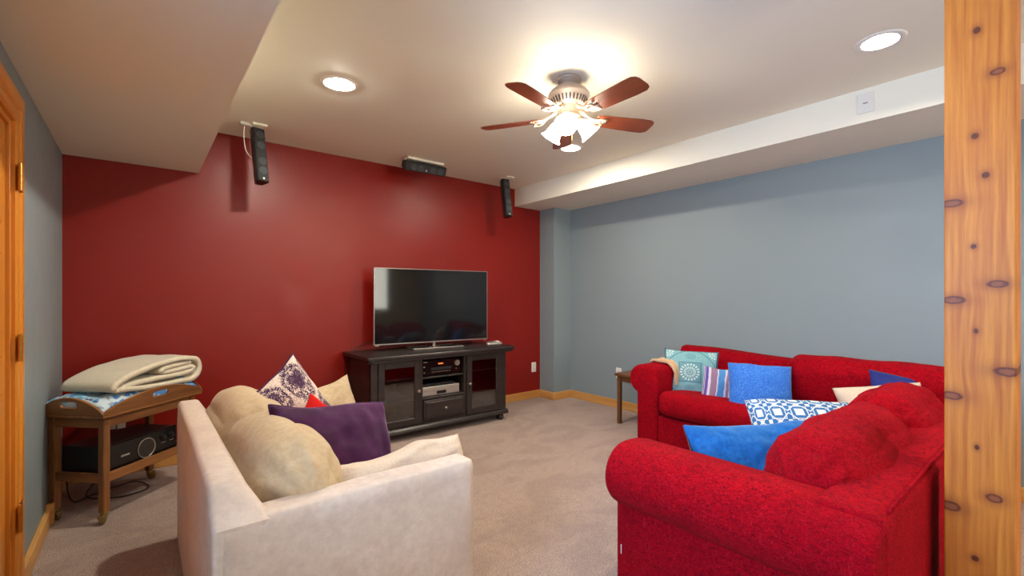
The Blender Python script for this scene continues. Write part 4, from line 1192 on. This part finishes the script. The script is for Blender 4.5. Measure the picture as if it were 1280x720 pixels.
RC = 'red_chenille'
def make_near_sofa():
    root = thing('sofa', 'red chenille sofa with rolled arm seen from behind, nearest the camera', 'sofa', (0, 0, 0), 0, 'red sectional pieces')
    AX, YB, YF, XE = 1.45, 0.30, 1.15, 3.12
    arm = prism([(AX + u, v) for u, v in scroll_profile(0.075, 0.635, 0.395, 0.21)], YB + 0.004, YF, 'Y', 0.035, 4)
    obj('arm', arm, RC, root, smooth='auto')
    obj('care_tag', box((AX - 0.002, YF - 0.038, 0.205), (AX + 0.002, YF - 0.035, 0.240), 0.0004, 1), 'white_plastic', root)
    bp = [(YB, 0.01), (YB, 0.605), (YB + 0.012, 0.628), (YB + 0.035, 0.640), (YB + 0.15, 0.642), (YB + 0.18, 0.62), (YB + 0.21, 0.30), (YB + 0.21, 0.01)]
    b = prism(bp, AX + 0.004, XE, 'X', 0.02, 3); obj('back', b, RC, root, smooth='auto')
    obj('seam', tube([(AX + 0.08, YB + 0.014, 0.632), (XE - 0.02, YB + 0.014, 0.632)], 0.005, 6), RC, root, smooth=True)
    obj('base', box((AX + 0.21, YB + 0.21, 0.02), (XE, YF - 0.02, 0.27), 0.02, 3), RC, root, smooth='auto')
    for i, (a, c_) in enumerate(((AX + 0.215, 2.38), (2.385, XE - 0.003))):
        obj('seat_cushion', softbox((c_ - a, 0.70, 0.18), 0.06, (0, 0.02, 0.02), (20, 18, 8), 30 + i, 0.006), RC, root, smooth=True, loc=((a + c_) / 2, 0.83, 0.355))
    for i, (xc, L, yc, zc) in enumerate(((2.065, 0.90, 0.555, 0.578), (2.815, 0.62, 0.555, 0.590))):
        b = softbox((L, 0.27, 0.34), 0.12, (0.03, 0.03, 0.02), (54, 24, 28), 40 + i, 0.004, 3, gathered(L, 0.12), fold=(0.006, (6, 9, 14)))
        obj('back_cushion', b, RC, root, smooth=True, loc=(xc, yc, zc), rot=(R(14), 0, R(1 - 2 * i)))
make_near_sofa()

def make_far_sofa():
    root = thing('sofa', 'red chenille sofa along the blue wall with rolled arm and long seat', 'sofa', (0, 0, 0), 0, 'red sectional pieces')
    XF, XB, YA, YE = 3.19, 3.985, 2.30, 0.31
    # arm at the far end: outline in the y/z plane, mirrored so that the roll bulges to +y
    pr = [(YA - u, v) for u, v in scroll_profile(0.075, 0.645, 0.41, 0.20)]
    obj('arm', prism(pr, XF, XB - 0.02, 'X', 0.03, 4), RC, root, smooth='auto')
    bp = [(XB, 0.01), (XB, 0.70), (XB - 0.02, 0.735), (XB - 0.06, 0.748), (XB - 0.13, 0.735), (XB - 0.17, 0.68), (XB - 0.24, 0.30), (XB - 0.24, 0.01)]
    b = bmesh.new()
    yy = [YA - 0.02, YA - 0.3, 1.9, 1.6, 1.3, 1.0, YE]
    dz = [0.012, 0.012, 0.008, -0.012, -0.025, -0.02, -0.02]
    rows = [[b.verts.new((x, y, z + (d if z > 0.5 else 0))) for x, z in bp] for y, d in zip(yy, dz)]
    for r0, r1 in zip(rows, rows[1:]):
        for k in range(len(bp)): b.faces.new((r0[k], r0[(k + 1) % len(bp)], r1[(k + 1) % len(bp)], r1[k]))
    b.faces.new(rows[0]); b.faces.new(rows[-1][::-1])
    obj('back', b, RC, root, smooth='auto')
    obj('base', box((XF + 0.012, YE, 0.02), (XB - 0.24, YA - 0.20, 0.255), 0.012, 2), RC, root, smooth='auto')
    for i, (a, c_) in enumerate(((2.095, 1.16), (1.155, 0.32))):
        obj('seat_cushion', softbox((0.64, a - c_, 0.19), 0.065, (0.025, 0, 0.012), (16, 26, 10), 50 + i, 0.005), RC, root, smooth=True, loc=(XF + 0.285, (a + c_) / 2, 0.338), rot=(0, R(5), 0))
    L = 1.0
    b = softbox((L, 0.22, 0.40), 0.09, (0.0, 0.03, 0.01), (54, 20, 26), 60, 0.004, 3, gathered(L, 0.05), fold=(0.004, (4, 8, 3)))
    obj('back_cushion', b, RC, root, smooth=True, loc=(3.71, 0.825, 0.585), rot=(R(-10), 0, PI / 2))
make_far_sofa()

G = 'pillows on the red sectional'
pillow('medallion_pillow', 0.43, 0.40, 0.16, ['teal_medallion'], (3.56, 2.03, 0.560), R(-62), R(20), R(2), 'teal square pillow with white medallion print beside the far sofa arm', 21, 0.04, p=0.4, group=G)
pillow('striped_pillow', 0.32, 0.29, 0.14, ['striped_cotton'], (3.475, 1.70, 0.508), R(-64), R(22), R(5), 'small purple, blue and white striped pillow between two larger pillows', 22, 0.05, p=0.42, group=G)
pillow('speckled_pillow', 0.41, 0.38, 0.17, ['blue_speckle'], (3.40, 1.41, 0.540), R(-58), R(22), R(2), 'bright blue speckled square pillow in the middle of the far sofa', 23, 0.04, p=0.42, group=G)
def make_throw():
    outer = [(2.315, 0.640), (2.29, 0.668), (2.22, 0.678), (2.14, 0.668), (2.09, 0.635), (2.066, 0.58), (2.060, 0.48)]
    inner = [(2.076, 0.48), (2.082, 0.575), (2.103, 0.612), (2.145, 0.644), (2.22, 0.650), (2.28, 0.648), (2.305, 0.634)]
    bm = prism(outer + inner, 3.40, 3.70, 'X', 0.004, 2)
    bmesh.ops.subdivide_edges(bm, edges=[e for e in bm.edges if abs(e.verts[0].co.x - e.verts[1].co.x) > 0.1], cuts=14)
    for v in bm.verts:
        v.co.z += 0.006 * (noise.noise(v.co * 14) + 0.4) * (v.co.z > 0.56)
    o = obj('knitted_throw', bm, 'tan_knit', smooth='auto')
    tag(o, 'tan knitted throw draped over the far arm of the red sofa', 'throw')
make_throw()
pillow('cream_pillow', 0.46, 0.32, 0.17, ['beige_pillow'], (3.36, 0.70, 0.535), R(-55), R(25), R(-8), 'cream pillow in the sofa corner in front of a navy pillow', 25, 0.05, group=G)
pillow('navy_pillow', 0.42, 0.36, 0.13, ['navy_cotton'], (3.535, 0.62, 0.560), R(-50), R(22), R(10), 'navy blue pillow behind the cream pillow in the sofa corner', 26, 0.07, group=G)
pillow('lattice_pillow', 0.58, 0.32, 0.17, ['geometric_print'], (2.760, 0.90, 0.500), R(-46), R(40), R(1), 'blue and white geometric lattice pillow lying on the near sofa seat', 27, 0.03, n=28, p=0.4, group=G)
pillow('dark_print_pillow', 0.28, 0.22, 0.10, ['damask'], (2.44, 0.80, 0.490), R(-40), R(35), R(0), 'dark plum and white print pillow mostly hidden behind the blue velvet pillow', 28, 0.05, group=G)
pillow('blue_pillow', 0.62, 0.34, 0.20, ['blue_velvet', 'dark_navy'], (2.03, 0.84, 0.500), R(-28), R(34), R(0), 'plain bright blue velvet pillow resting against the near red sofa arm', 29, 0.04, n=34, p=0.4, wr=0.016, bend=-0.03, group=G)

# end table behind the far arm
def make_end_table():
    root = thing('end_table', 'small brown wooden end table behind the far arm of the red sofa', 'side table', (3.70, 2.565, 0))
    obj('top', box((-0.20, -0.155, 0.452), (0.26, 0.205, 0.478), 0.004, 1), 'table_wood', root)
    for x in (-0.165, 0.225):
        for y in (-0.12, 0.17):
            obj('leg', box((x - .018, y - .018, 0), (x + .018, y + .018, 0.452), 0.003, 1), 'table_wood', root)
    for y in (-0.12, 0.17): obj('apron', box((-0.147, y - .01, 0.40), (0.207, y + .01, 0.452)), 'table_wood', root)
    for x in (-0.165, 0.225): obj('apron', box((x - .01, -0.102, 0.40), (x + .01, 0.152, 0.452)), 'table_wood', root)
make_end_table()
